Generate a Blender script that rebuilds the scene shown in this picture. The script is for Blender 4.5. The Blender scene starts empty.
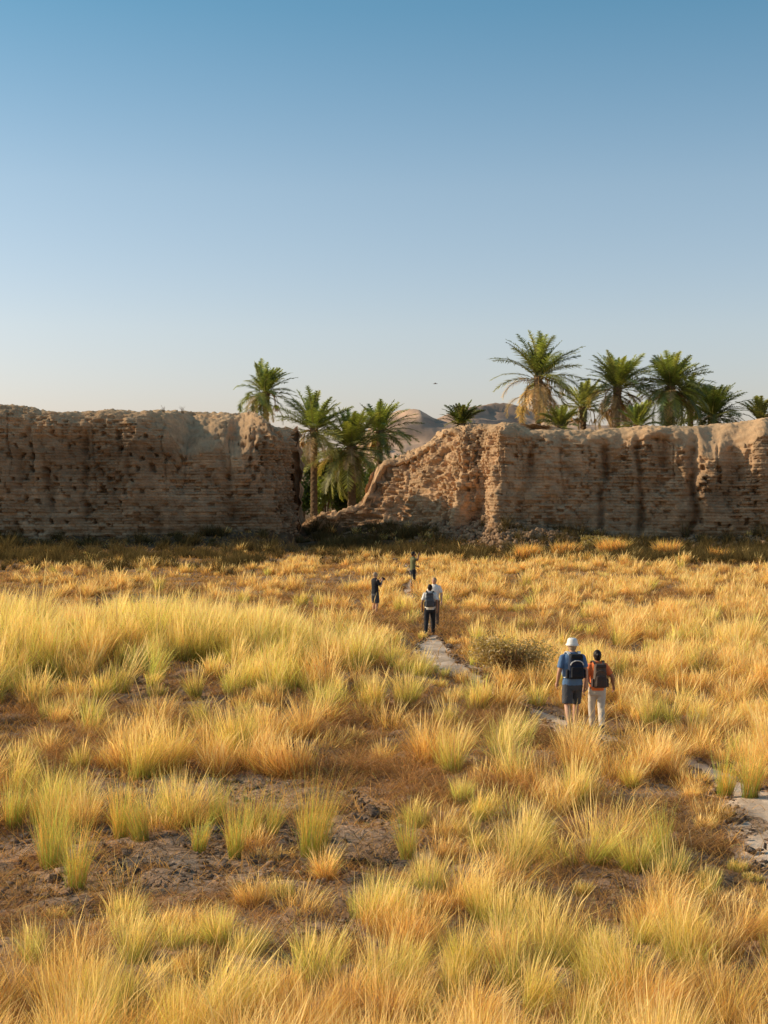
import bpy, bmesh, math, random
import numpy as np
from mathutils import Vector, Matrix

R = math.radians
rng = np.random.default_rng(7)
random.seed(7)
scene = bpy.context.scene
COL = scene.collection
F_PX, CAM_H, V_HOR = 1422.0, 4.8, 480.0
SUN_EL, SUN_A = R(25), R(10)          # elevation; how far behind the line of the walls it stands

# ------------------------------------------------------------------ noise
def _h(ix, iy, seed):
    n = (ix.astype(np.int64) * 374761393 + iy.astype(np.int64) * 668265263 + seed * 1442695041) & 0xFFFFFFFF
    n = ((n ^ (n >> 13)) * 1274126177) & 0xFFFFFFFF
    n = ((n ^ (n >> 16)) * 2246822519) & 0xFFFFFFFF
    return ((n ^ (n >> 15)) & 0xFFFFFF) / float(0xFFFFFF)
def vnoise(x, y, seed=0):
    x = np.asarray(x, float); y = np.asarray(y, float)
    ix = np.floor(x); iy = np.floor(y); fx = x - ix; fy = y - iy
    fx = fx * fx * (3 - 2 * fx); fy = fy * fy * (3 - 2 * fy)
    a = _h(ix, iy, seed); b = _h(ix + 1, iy, seed); c = _h(ix, iy + 1, seed); d = _h(ix + 1, iy + 1, seed)
    return (a * (1 - fx) + b * fx) * (1 - fy) + (c * (1 - fx) + d * fx) * fy
def fbm(x, y, seed=0, octv=4, gain=0.5):
    s = 0; a = 1; t = 0
    for i in range(octv):
        s = s + a * vnoise(np.asarray(x) * 2 ** i + 13.7 * i, np.asarray(y) * 2 ** i + 7.3 * i, seed + i * 17)
        t += a; a *= gain
    return s / t
def sstep(a, b, x):
    t = np.clip((np.asarray(x, float) - a) / (b - a), 0, 1)
    return t * t * (3 - 2 * t)
def W(u, v, z=0.0):                    # photograph pixel -> point on the plane z
    d = F_PX * (CAM_H - z) / (v - V_HOR)
    return ((u - 384) / F_PX * d, d)
def XD(u, d): return (u - 384) / F_PX * d
def ZD(v, d): return CAM_H + (V_HOR - v) / F_PX * d

# ------------------------------------------------------------------ object helpers
def tag(o, label=None, cat=None, group=None, kind=None):
    if label: o['label'] = label
    if cat: o['category'] = cat
    if group: o['group'] = group
    if kind: o['kind'] = kind
    return o
def empty(name, loc, rz=0):
    o = bpy.data.objects.new(name, None); COL.objects.link(o)
    o.location = loc; o.rotation_euler = (0, 0, rz); o.empty_display_size = 0.2
    return o
def link(name, me, mat, parent=None, smooth=False):
    o = bpy.data.objects.new(name, me); COL.objects.link(o)
    if mat is not None: me.materials.append(mat)
    if parent is not None: o.parent = parent
    if smooth: me.polygons.foreach_set('use_smooth', np.ones(len(me.polygons), bool))
    return o
def np_mesh(name, verts, faces, cols=None, colname='Col'):
    """verts (N,3); faces (M,k) with a constant k; cols (N,3)"""
    verts = np.asarray(verts, np.float32); faces = np.asarray(faces, np.int32)
    me = bpy.data.meshes.new(name)
    k = faces.shape[1]
    me.vertices.add(len(verts)); me.vertices.foreach_set('co', verts.ravel())
    me.loops.add(faces.size); me.loops.foreach_set('vertex_index', faces.ravel())
    me.polygons.add(len(faces)); me.polygons.foreach_set('loop_start', np.arange(0, faces.size, k, dtype=np.int32))
    me.update(calc_edges=True)
    if cols is not None:
        at = me.attributes.new(colname, 'FLOAT_COLOR', 'POINT')
        c = np.ones((len(verts), 4), np.float32); c[:, :3] = cols
        at.data.foreach_set('color', c.ravel())
    return me
def grid_faces(nr, nc):
    i = np.arange(nr - 1)[:, None] * nc + np.arange(nc - 1)[None, :]
    return np.stack([i, i + 1, i + nc + 1, i + nc], -1).reshape(-1, 4)

# ------------------------------------------------------------------ materials
def mat(name):
    m = bpy.data.materials.new(name); m.use_nodes = True
    nt = m.node_tree; nt.nodes.clear()
    out = nt.nodes.new('ShaderNodeOutputMaterial')
    return m, nt, out
def simple(name, col, rough=0.85, noise=0.15, scale=30, bump=0.0, spec=0.2):
    m, nt, out = mat(name)
    b = nt.nodes.new('ShaderNodeBsdfPrincipled'); b.inputs['Roughness'].default_value = rough
    b.inputs['Specular IOR Level'].default_value = spec
    tc = nt.nodes.new('ShaderNodeTexCoord'); n = nt.nodes.new('ShaderNodeTexNoise'); n.inputs['Scale'].default_value = scale
    n.inputs['Detail'].default_value = 4
    nt.links.new(tc.outputs['Object'], n.inputs['Vector'])
    r = nt.nodes.new('ShaderNodeMapRange'); r.inputs[3].default_value = 1 - noise; r.inputs[4].default_value = 1 + noise
    nt.links.new(n.outputs['Fac'], r.inputs[0])
    mx = nt.nodes.new('ShaderNodeVectorMath'); mx.operation = 'SCALE'; mx.inputs[0].default_value = col[:3]
    nt.links.new(r.outputs[0], mx.inputs['Scale']); nt.links.new(mx.outputs[0], b.inputs['Base Color'])
    if bump:
        bp = nt.nodes.new('ShaderNodeBump'); bp.inputs['Strength'].default_value = bump; bp.inputs['Distance'].default_value = 0.03
        nt.links.new(n.outputs['Fac'], bp.inputs['Height']); nt.links.new(bp.outputs[0], b.inputs['Normal'])
    nt.links.new(b.outputs[0], out.inputs[0])
    return m
def leaf_mat(name, refl=0.65, trans=0.4, tint=(1.0, 0.95, 0.7), rough=None):
    """reads the colour the mesh carries; thin, lets sun through"""
    m, nt, out = mat(name)
    a = nt.nodes.new('ShaderNodeAttribute'); a.attribute_name = 'Col'
    d = nt.nodes.new('ShaderNodeBsdfDiffuse'); t = nt.nodes.new('ShaderNodeBsdfTranslucent')
    mul = nt.nodes.new('ShaderNodeVectorMath'); mul.operation = 'MULTIPLY'; mul.inputs[1].default_value = [q * trans for q in tint]
    mu2 = nt.nodes.new('ShaderNodeVectorMath'); mu2.operation = 'SCALE'; mu2.inputs['Scale'].default_value = refl
    nt.links.new(a.outputs['Color'], mu2.inputs[0]); nt.links.new(mu2.outputs[0], d.inputs[0])
    nt.links.new(a.outputs['Color'], mul.inputs[0]); nt.links.new(mul.outputs[0], t.inputs[0])
    mx = nt.nodes.new('ShaderNodeAddShader')
    nt.links.new(d.outputs[0], mx.inputs[0]); nt.links.new(t.outputs[0], mx.inputs[1])
    last = mx
    if rough:
        g = nt.nodes.new('ShaderNodeBsdfGlossy'); g.inputs['Roughness'].default_value = rough
        m2 = nt.nodes.new('ShaderNodeMixShader'); m2.inputs[0].default_value = 0.05
        nt.links.new(mx.outputs[0], m2.inputs[1]); nt.links.new(g.outputs[0], m2.inputs[2]); last = m2
    nt.links.new(last.outputs[0], out.inputs[0])
    return m
def earth_mat(name, base_from_attr=True, base=(0.3, 0.2, 0.12), fine=18.0, coarse=1.2, var=0.35, bump=0.5, bdist=0.05, cracks=0):
    m, nt, out = mat(name)
    b = nt.nodes.new('ShaderNodeBsdfDiffuse'); b.inputs['Roughness'].default_value = 0.6
    tc = nt.nodes.new('ShaderNodeTexCoord')
    n1 = nt.nodes.new('ShaderNodeTexNoise'); n1.inputs['Scale'].default_value = coarse; n1.inputs['Detail'].default_value = 6; n1.inputs['Roughness'].default_value = 0.65
    n2 = nt.nodes.new('ShaderNodeTexNoise'); n2.inputs['Scale'].default_value = fine; n2.inputs['Detail'].default_value = 5; n2.inputs['Roughness'].default_value = 0.7
    for n in (n1, n2): nt.links.new(tc.outputs['Object'], n.inputs['Vector'])
    if base_from_attr:
        a = nt.nodes.new('ShaderNodeAttribute'); a.attribute_name = 'Col'; src = a.outputs['Color']
    else:
        a = nt.nodes.new('ShaderNodeRGB'); a.outputs[0].default_value = (*base, 1); src = a.outputs[0]
    r1 = nt.nodes.new('ShaderNodeMapRange'); r1.inputs[1].default_value = 0.3; r1.inputs[2].default_value = 0.7; r1.inputs[3].default_value = 1 - var; r1.inputs[4].default_value = 1 + var
    r2 = nt.nodes.new('ShaderNodeMapRange'); r2.inputs[1].default_value = 0.3; r2.inputs[2].default_value = 0.7; r2.inputs[3].default_value = 1 - var * .7; r2.inputs[4].default_value = 1 + var * .7
    nt.links.new(n1.outputs['Fac'], r1.inputs[0]); nt.links.new(n2.outputs['Fac'], r2.inputs[0])
    mm = nt.nodes.new('ShaderNodeMath'); mm.operation = 'MULTIPLY'; nt.links.new(r1.outputs[0], mm.inputs[0]); nt.links.new(r2.outputs[0], mm.inputs[1])
    sc = nt.nodes.new('ShaderNodeVectorMath'); sc.operation = 'SCALE'; nt.links.new(src, sc.inputs[0]); nt.links.new(mm.outputs[0], sc.inputs['Scale'])
    nt.links.new(sc.outputs[0], b.inputs['Color'])
    bp = nt.nodes.new('ShaderNodeBump'); bp.inputs['Strength'].default_value = bump; bp.inputs['Distance'].default_value = bdist
    src_h = n2.outputs['Fac']
    if cracks:
        vo = nt.nodes.new('ShaderNodeTexVoronoi'); vo.feature = 'DISTANCE_TO_EDGE'; vo.inputs['Scale'].default_value = cracks
        ds = nt.nodes.new('ShaderNodeVectorMath'); ds.operation = 'ADD'; nt.links.new(tc.outputs['Object'], ds.inputs[0]); nt.links.new(n1.outputs['Color'], ds.inputs[1]); nt.links.new(ds.outputs[0], vo.inputs['Vector'])
        cm = nt.nodes.new('ShaderNodeMapRange'); cm.inputs[1].default_value = 0.0; cm.inputs[2].default_value = 0.07; nt.links.new(vo.outputs['Distance'], cm.inputs[0])
        ad = nt.nodes.new('ShaderNodeMath'); ad.operation = 'MULTIPLY_ADD'; ad.inputs[1].default_value = .8; nt.links.new(cm.outputs[0], ad.inputs[0]); nt.links.new(n2.outputs['Fac'], ad.inputs[2]); src_h = ad.outputs[0]
    nt.links.new(src_h, bp.inputs['Height']); nt.links.new(bp.outputs[0], b.inputs['Normal'])
    nt.links.new(b.outputs[0], out.inputs[0])
    return m

M = {}
M['grass'] = leaf_mat('grass_blades', 0.93, 0.62, (1.0, 0.94, 0.74))
M['palm'] = leaf_mat('palm_leaf', 0.8, 0.55, (1.0, 1.0, 0.5), rough=0.55)
M['leaf'] = leaf_mat('broad_leaf', 0.7, 0.45, (1.1, 1.1, 0.4), rough=0.5)
M['trunk'] = earth_mat('palm_trunk', False, (0.26, 0.17, 0.095), fine=25, coarse=4, bump=0.6, bdist=0.04)
M['twig'] = simple('twig', (0.22, 0.14, 0.07), scale=10)
M['wall'] = earth_mat('mud_brick', True, fine=9.0, coarse=0.9, var=0.22, bump=0.6, bdist=0.06)
M['soil'] = earth_mat('silty_soil', True, fine=7.0, coarse=0.8, var=0.38, bump=1.0, bdist=0.07, cracks=5.0)
M['path'] = earth_mat('trodden_path', True, fine=5.0, coarse=0.9, var=0.16, bump=0.9, bdist=0.05)
M['hill'] = earth_mat('desert_hill', True, fine=0.12, coarse=0.02, var=0.12, bump=0.5, bdist=1.0)

# ------------------------------------------------------------------ camera, sun, sky
cam = bpy.data.cameras.new('camera'); cam_o = bpy.data.objects.new('camera', cam); COL.objects.link(cam_o)
cam.sensor_fit = 'VERTICAL'; cam.sensor_height = 36; cam.lens = 36 * F_PX / 1024
cam.clip_start = 0.1; cam.clip_end = 20000
cam_o.location = (0, 0, CAM_H)
cam_o.rotation_euler = (R(90) - math.atan((512 - V_HOR) / F_PX), 0, 0)
scene.camera = cam_o

sdir = Vector((-math.cos(SUN_EL) * math.cos(SUN_A), math.cos(SUN_EL) * math.sin(SUN_A), math.sin(SUN_EL)))
sun = bpy.data.lights.new('sun', 'SUN'); sun_o = bpy.data.objects.new('sun', sun); COL.objects.link(sun_o)
sun.energy = 5.0; sun.angle = R(0.53); sun.color = (1.0, 0.83, 0.60)
sun_o.rotation_euler = sdir.to_track_quat('Z', 'Y').to_euler(); sun_o.location = (-30, 20, 40)

world = bpy.data.worlds.new('World'); scene.world = world; world.use_nodes = True
nt = world.node_tree; nt.nodes.clear()
wo = nt.nodes.new('ShaderNodeOutputWorld'); bg = nt.nodes.new('ShaderNodeBackground')
sky = nt.nodes.new('ShaderNodeTexSky'); sky.sky_type = 'NISHITA'; sky.sun_disc = False
sky.sun_elevation = SUN_EL; sky.sun_rotation = math.atan2(sdir.x, sdir.y)
sky.air_density = 1.0; sky.dust_density = 1.0; sky.ozone_density = 2.2; sky.altitude = 80
hsv = nt.nodes.new('ShaderNodeHueSaturation'); hsv.inputs['Saturation'].default_value = 1.0
# the colour of the air by elevation: paler and a little rosier low down
gm = nt.nodes.new('ShaderNodeTexCoord'); sp = nt.nodes.new('ShaderNodeSeparateXYZ'); rp = nt.nodes.new('ShaderNodeValToRGB')
nt.links.new(gm.outputs['Generated'], sp.inputs[0]); nt.links.new(sp.outputs['Z'], rp.inputs[0])
cr = rp.color_ramp
for _ in range(3): cr.elements.new(.5)
for e_, (p_, c_) in zip(cr.elements, [(0, (.82, .68, .77)), (.105, (.95, .81, .77)), (.2, (.86, .82, .75)), (.314, (.48, .71, .69)), (1, (.45, .68, .70))]):
    e_.position = p_; e_.color = (*c_, 1)
mulc = nt.nodes.new('ShaderNodeVectorMath'); mulc.operation = 'MULTIPLY'
nt.links.new(sky.outputs[0], hsv.inputs['Color']); nt.links.new(hsv.outputs[0], mulc.inputs[0]); nt.links.new(rp.outputs[0], mulc.inputs[1])
nt.links.new(mulc.outputs[0], bg.inputs[0]); nt.links.new(bg.outputs[0], wo.inputs[0])
bg.inputs[1].default_value = 0.15
hsv.inputs['Value'].default_value = 1.25
SKY_RAMP = cr
scene.view_settings.view_transform = 'Standard'; scene.view_settings.look = 'None'
scene.view_settings.exposure = 0; scene.view_settings.gamma = 1

# ------------------------------------------------------------------ terrain
PATH_PX = [(900, 930), (835, 875), (778, 822), (735, 783), (690, 757), (640, 742), (585, 730), (535, 714), (488, 695),
           (450, 676), (433, 658), (434, 642), (432, 628), (424, 612), (412, 600), (406, 590), (412, 582), (414, 574), (400, 566), (385, 560)]
path_pts = np.array([W(u, v) for u, v in PATH_PX])
def resample(p, step):
    p = np.asarray(p, float); d = np.r_[0, np.cumsum(np.linalg.norm(np.diff(p, axis=0), axis=1))]
    n = max(2, int(d[-1] / step)); s = np.linspace(0, d[-1], n)
    return np.stack([np.interp(s, d, p[:, k]) for k in range(p.shape[1])], 1)
def smooth_poly(p, step, it=3):
    p = np.asarray(p, float)
    for _ in range(it):
        q = [p[0]]
        for a, b in zip(p[:-1], p[1:]): q += [a * .75 + b * .25, a * .25 + b * .75]
        q.append(p[-1]); p = np.array(q)
    return resample(p, step)
path_line = smooth_poly(path_pts, 0.12)
path_w = np.interp(path_line[:, 1], [14, 19, 22, 25, 27.5, 28.5, 29.5, 32, 34, 36, 41, 44, 48, 52, 60, 66, 90], [0.8, 0.75, 0.4, 0.2, 0.40, .4, .14, 0.12, 0.5, 0.85, 0.6, .25, .12, .14, .28, 0.3, 0.1])
def path_dist(x, y):
    x = np.asarray(x, float).ravel(); y = np.asarray(y, float).ravel()
    out = np.full(len(x), 9.0)
    sub = path_line[::3]; sw = path_w[::3]
    for i in range(0, len(x), 20000):
        xx = x[i:i + 20000, None]; yy = y[i:i + 20000, None]
        d = np.sqrt((xx - sub[None, :, 0]) ** 2 + (yy - sub[None, :, 1]) ** 2) - sw[None, :]
        out[i:i + 20000] = d.min(1)
    return out
# walls stand here (plan of the face seen in the photograph)
def front_y(x):
    return np.interp(x, [-60, -36, -20, -8.5, -6.6, -6.2, 0, 6.8, 7.6, 30, 60], [95.5, 96, 96.6, 97, 99, 106, 105, 98.6, 96.3, 95, 94])
def ground_z(x, y):
    x = np.asarray(x, float); y = np.asarray(y, float)
    z = (fbm(x / 9, y / 9, 3, 3) - 0.5) * 0.5 + (fbm(x / 1.6, y / 1.6, 5, 3) - 0.5) * 0.16
    # the low rise on the left
    z = z + 0.85 * np.exp(-(((x + 9.3) / 5.5) ** 2 + ((y - 37) / 4.5) ** 2))
    z = z + 0.35 * np.exp(-(((x + 1) / 4) ** 2 + ((y - 33) / 3) ** 2))
    # debris banked against the walls
    fy = front_y(x); d = fy - y
    hgt = np.interp(x, [-40, -25, -8, -5, 0, 3, 6, 9, 13, 18, 25, 40], [0.8, 1.1, 1.1, 1.2, 1.4, 1.5, 2.0, 2.0, 1.3, 1.0, 1.2, 0.9])
    wid = np.interp(x, [-40, -8, -5, 3, 6, 9, 15, 40], [7, 7, 11, 10, 8, 7, 6, 6])
    z = z + hgt * np.where(d > -1, np.clip(1 - np.clip(d, 0, None) / wid, 0, 1) ** 1.5, 1.0) * (1 + 0.5 * (fbm(x / 1.2, y / 1.2, 9, 3) - .5))
    z = z * (1 - sstep(150, 400, np.hypot(x, y)) * .8)
    near = sstep(12, 7, y)
    z = z + near * 1.0 * sstep(14, 4, np.abs(x))            # the ruin mound the photographer stands on begins
    return z
def gz(x, y):
    return float(ground_z(np.array([x]), np.array([y]))[0])

# bare patches (u, v, half-width px, half-height px, strength)
BARE = [(40, 862, 95, 34, .9), (150, 862, 110, 36, .95), (250, 858, 90, 34, .95), (345, 845, 70, 34, .9), (60, 905, 50, 14, .8), (230, 800, 130, 14, .8),
        (380, 800, 30, 20, .8), (70, 795, 60, 14, .7), (200, 790, 60, 12, .6), (110, 735, 50, 16, .6), (300, 715, 30, 8, .5),
        (560, 727, 40, 12, .9), (700, 700, 26, 10, .7), (712, 770, 26, 12, .9), (160, 690, 60, 10, .7), (400, 740, 40, 12, .7), (300, 760, 50, 12, .6), (480, 880, 24, 20, .6), (600, 900, 30, 20, .5), (330, 940, 30, 20, .5), (95, 650, 45, 11, .95), (35, 702, 45, 9, .9), (160, 712, 60, 10, .85), (190, 578, 60, 3, .7), (330, 583, 70, 3, .7), (130, 600, 50, 4, .6),
        (560, 578, 70, 3, .7), (700, 585, 60, 3, .7), (470, 600, 20, 4, .5), (600, 655, 60, 5, .35), (20, 745, 36, 14, .7), (480, 775, 24, 12, .6), (640, 800, 22, 12, .5)]
bare_w = []
for (u, v, ru, rv, s) in BARE:
    cx, cy = W(u, v); y1 = W(u, v + rv)[1]; y0 = W(u, v - rv)[1]
    bare_w.append((cx, cy, ru / F_PX * cy, (y0 - y1) / 2, s))
def bareness(x, y):
    b = np.zeros_like(x)
    wx = (fbm(x * 1.1, y * 1.1, 21, 3) - .5) * 0.9
    for cx, cy, rx, ry, s in bare_w:
        q = np.sqrt(((x - cx) / rx) ** 2 + ((y - cy) / ry) ** 2) + wx
        b = np.maximum(b, s * sstep(1.25, 0.75, q))
    return b

def build_ground():
    gx = np.r_[-6000, -3000, -1500, -800, -400, -200, -110, -80, -60, -50, -44, np.arange(-40, -14, 0.4), np.arange(-14, 14, 0.16), np.arange(14, 40.1, 0.4), 44, 50, 60, 80, 110, 200, 400, 800, 1500, 3000, 6000]
    gy = np.r_[-600, -200, -80, -40, -20, -8, 0, 4, np.arange(7, 30, 0.14), np.arange(30, 60, 0.25), np.arange(60, 112, 0.35), 116, 122, 130, 145, 170, 220, 320, 500, 900, 1800, 3500, 7000]
    X, Y = np.meshgrid(gx, gy)
    Z = ground_z(X, Y)
    fine = sstep(60, 20, Y) * (np.abs(X) < 16) * (Y > 6)
    Z = Z + fine * ((fbm(X / .35, Y / .35, 31, 3) - .5) * 0.20 - .06 * (vnoise(X / .45, Y / .3, 33) > .62))
    pd = path_dist(X, Y).reshape(X.shape)
    Z = Z - 0.07 * sstep(0.5, -0.1, pd)
    V = np.stack([X, Y, Z], -1).reshape(-1, 3)
    c1 = np.array([0.62, 0.39, 0.24]); c2 = np.array([0.32, 0.20, 0.12]); c3 = np.array([0.36, 0.25, 0.155])
    n = fbm(X / 2.2, Y / 2.2, 41, 4)[..., None]
    C = c1 * (1 - n) + c2 * n
    n2 = sstep(.52, .62, fbm(X / .7, Y / .7, 44, 4))[..., None]
    C = C * (1 - n2 * .5) + np.array([0.50, 0.36, 0.25]) * n2 * .5
    far = sstep(110, 160, np.hypot(X, Y))[..., None]
    C = C * (1 - far) + c3 * far
    nw = sstep(13, 6, front_y(X) - Y)[..., None] * (1 - far); C = C * (1 - nw * .62) * (1 - nw * np.array([0, .06, .16]))  # ground colour darkened along the wall foot to carry on the shade band
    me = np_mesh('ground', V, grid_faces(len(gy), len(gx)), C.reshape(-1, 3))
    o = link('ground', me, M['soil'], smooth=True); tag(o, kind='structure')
build_ground()

def build_path():
    P = path_line; T = np.gradient(P, axis=0); T /= np.linalg.norm(T, axis=1)[:, None]
    N = np.stack([-T[:, 1], T[:, 0]], 1)
    k = np.linspace(-1, 1, 19)
    s = np.arange(len(P)) * 0.12
    wl = path_w * (0.6 + 0.9 * fbm(s / .9, s * 0, 61, 3)); wr = path_w * (0.6 + 0.9 * fbm(s / 0.7, s * 0 + 5, 62, 3))
    off = np.where(k[None, :] < 0, k[None, :] * wl[:, None], k[None, :] * wr[:, None]) * 1.25
    X = P[:, 0:1] + N[:, 0:1] * off; Y = P[:, 1:2] + N[:, 1:2] * off
    Z = ground_z(X, Y) - 0.055 + 0.03 * (1 - np.abs(k[None, :]) ** 3) - 0.07 * sstep(.82, 1, np.abs(k))[None, :]
    Z = Z + (fbm(X / .3, Y / .3, 71, 3) - .5) * 0.06
    V = np.stack([X, Y, Z], -1).reshape(-1, 3)
    n = fbm(X / .6, Y / .6, 72, 4)[..., None]
    n = sstep(.35, .65, n); C = np.array([0.86, 0.65, 0.47]) * (1 - n) + np.array([0.62, 0.45, 0.31]) * n
    me = np_mesh('path', V, grid_faces(len(P), len(k)), C.reshape(-1, 3))
    o = link('path', me, M['path'], smooth=True); tag(o, kind='structure')
build_path()

# ------------------------------------------------------------------ mud brick walls
def wall_mesh(name, Fp, Bp, hc_tab, hf_drop, lean_tab, gullies, seed, holes=0.3, crumb=1.0, soft=.5, block_tab=([0, 1], [0, 0]), lit_sand=(0.64, 0.415, 0.23)):
    """Fp: plan of the near face, Bp: of the far one; hc_tab: crown height by x; hf_drop: how far below it the steep face ends"""
    ds = 0.075
    Fs = smooth_poly(Fp, ds, 2); n = len(Fs)
    Bs = smooth_poly(Bp, 0.2, 2); bd = np.linspace(0, 1, len(Bs)); t = np.linspace(0, 1, n)
    Bs = np.stack([np.interp(t, bd, Bs[:, k]) for k in range(2)], 1)
    s = np.r_[0, np.cumsum(np.linalg.norm(np.diff(Fs, axis=0), axis=1))]
    T = np.gradient(Fs, axis=0); T /= np.linalg.norm(T, axis=1)[:, None] + 1e-9
    N = np.stack([T[:, 1], -T[:, 0]], 1)          # outward, towards the camera
    D = Bs - Fs; w = np.linalg.norm(D, axis=1); Din = D / (w[:, None] + 1e-6)
    ker = np.ones(51) / 51
    Nin = np.stack([np.convolve(np.pad(-N[:, k], 25, 'edge'), ker, 'valid') for k in range(2)], 1)
    Din = Nin * .6 + Din * .4; Din /= np.linalg.norm(Din, axis=1)[:, None] + 1e-6
    x = Fs[:, 0]
    hc = np.interp(x, *hc_tab) + (fbm(s / 3.0, s * 0, seed, 2) - .5) * 0.35
    drop = np.interp(x, *hf_drop) * (0.25 + 1.6 * fbm(s / 2.4, s * 0 + 3, seed + 1, 2))
    lean = np.interp(x, *lean_tab)
    hf = hc - drop
    # face rows
    dz = 0.055; nv = int(hc.max() / dz)
    v = np.linspace(0, 1, nv)[:, None]
    Zf = -0.4 + (hf[None, :] + 0.4) * v
    of = lean[None, :] * np.clip(Zf, 0, None) + 0.9 * lean[None, :] * np.clip(v - .6, 0, 1) ** 2 * hf[None, :]
    # crumbled shoulder
    nsh = 26; q = np.linspace(0, 1, nsh + 1)[1:, None]
    sh_d = np.clip(drop * 2.1, 0.2, None)[None, :]
    Zs = hf[None, :] + drop[None, :] * (1 - (1 - q) ** 1.7)
    os_ = of[-1][None, :] + sh_d * q
    # crown and far face
    half = w[None, :] * 0.5
    nt_ = 40; r = np.linspace(0, 1, nt_ + 1)[1:, None]
    ot = os_[-1][None, :] + (np.maximum(w[None, :] - os_[-1][None, :] - .8, os_[-1][None, :] * 0 + .05)) * r
    Zt = np.repeat(hc[None, :], nt_, 0) + 0.12 * np.sin(r * math.pi)
    nb = 20; rb = np.linspace(0, 1, nb + 1)[1:, None]
    ob = ot[-1][None, :] + 0.8 * rb ** .6 ; Zb = hc[None, :] * (1 - rb) - 0.4 * rb
    O = np.concatenate([of, os_, ot, ob]); Z = np.concatenate([Zf, Zs, Zt, Zb])
    # beyond the near strip the offset runs along the line to the far face
    lim = np.clip(w * 0.98, 0.02, None)[None, :]
    O = np.minimum(O, lim)
    X = Fs[None, :, 0] + Din[None, :, 0] * O; Y = Fs[None, :, 1] + Din[None, :, 1] * O
    # far part: blend to the true far edge so that the outline closes
    ff = np.clip(O / np.maximum(lim, 1e-3), 0, 1) ** 2
    XL = Fs[None, :, 0] + D[None, :, 0] * (O / np.maximum(w[None, :], .02)); YL = Fs[None, :, 1] + D[None, :, 1] * (O / np.maximum(w[None, :], .02))
    X = X * (1 - ff) + XL * ff; Y = Y * (1 - ff) + YL * ff
    # ---- relief
    Zr = Z
    Q = np.concatenate([Zf, hf[None, :] + (os_ - of[-1][None, :]), hf[None, :] + (ot - of[-1][None, :]), Zb])
    Z = Q
    onface = np.concatenate([np.ones_like(Zf), np.repeat(1 - sstep(0, .5, q), n, 1), Zt * 0, Zb * 0])
    blk = np.interp(x, *block_tab)[None, :]
    S = np.repeat(s[None, :], len(Z), 0)
    sm_ = sstep(6.5, 10, x)[None, :] * (soft > 1)
    face = np.concatenate([np.ones_like(Zf), np.maximum(.5 - .25 * sm_, 1 - q * (soft + (1.6 - soft) * sm_) ), np.full_like(Zt, 0.15), np.full_like(Zb, .5)])
    zz = Z + 0.10 * (fbm(S / 4, Z * 0, seed + 5, 2) - .5)
    row = np.floor(zz / 0.20)
    cell = S / 0.42 + _h(row, row * 0, seed + 6) * 1.0 + 0.3 * vnoise(S / 1.1, row, seed + 77)
    col = np.floor(cell)
    hb = _h(row, col, seed + 7)
    fz = zz / 0.20 - row; fx = cell - col
    gap = np.maximum(sstep(.30, .48, np.abs(fz - .5)), sstep(.40, .49, np.abs(fx - .5)))
    rough = sstep(.38, .62, fbm(S / 3.1, Z / 2.2, seed + 8, 3))
    d = -hb * (0.08 + 0.20 * rough) * (1 + 1.8 * blk) - gap * (0.10 + 0.07 * rough)
    d += -0.26 * (hb > 0.93 - 0.10 * rough) - blk * .45 * sstep(.45, .62, vnoise(S / .7, Z / .5, seed + 81)) + blk * .3 * (_h(np.floor(S / .5), np.floor(Z / .33), seed + 82) - .5)
    rr = _h(row, row * 0 + 9, seed + 10)
    d += -0.18 * rr * sstep(.4, .7, fbm(S / 2.6, row * 3.1, seed + 11, 2))
    big = (fbm(S / 3.5, Z / 6.5, seed + 12, 4) - .5) * 2.7 + (fbm(S / .8, Z / .9, seed + 13, 4) - .5) * 0.6
    fl = np.abs(fbm(S / 1.3 + .25 * fbm(S, Z / 1.5, seed + 41, 2), Z / 7, seed + 42, 3) - .5) * 2      # rain flutes
    big -= (1 - sstep(0, .16, fl)) * 0.32 * sstep(1.5, 7.5, Z) * onface
    chunk = vnoise(S / .55, Z / .45, seed + 43); big -= sstep(.62, .7, chunk) * .22 * sstep(.35, .6, fbm(S / 2.5, Z / 2.5, seed + 44, 3))
    d += big
    # sockets
    hx = np.floor(S / 0.9 + _h(np.floor(Z / .75), Z * 0, seed + 14)); hy = np.floor(Z / .75)
    hr = _h(hx, hy, seed + 15)
    lx = (S / 0.9 + _h(hy, Z * 0, seed + 14)) - hx; ly = Z / .75 - hy
    cxh = .3 + .4 * _h(hx, hy, seed + 16); cyh = .3 + .4 * _h(hx, hy, seed + 17)
    wob = (vnoise(S * 5, Z * 5, seed + 99) - .5) * .1
    sz = .03 + .15 * _h(hx, hy, seed + 18)
    hole = sstep(sz + .05, sz, np.maximum(np.abs(lx - cxh), np.abs(ly - cyh) * (.5 + .6 * _h(hx, hy, seed + 19))) + wob * 1.8) * (hr < holes * 1.5 * sstep(.35, .6, fbm(S / 5, Z / 2.5, seed + 45, 2)))
    d += -0.55 * hole * (Z < hf[None, :])
    gdark = np.zeros_like(d)
    for (gx_, gw, gd, z0, z1) in gullies:
        mx = gx_ + (fbm(Z / 1.3, Z * 0, seed + int(gx_ * 7) % 50, 3) - .5) * 0.9
        prof = np.exp(-((Fs[None, :, 0] - mx) / gw) ** 2)
        g = prof * sstep(z0 - .5, z0 + .6, Z) * sstep(z1 + 1.2, z1 - .4, Z)
        d += -gd * g; gdark = np.maximum(gdark, g)
    d *= face
    # fine crumble on the crown, loose blocks along a broken end
    Zr = Zr + (1 - face) * np.clip(blk, 0, 1) * .5 * (_h(np.floor(X / .4), np.floor(Y / .4), seed + 90) - .4)
    Z = Zr
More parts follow.
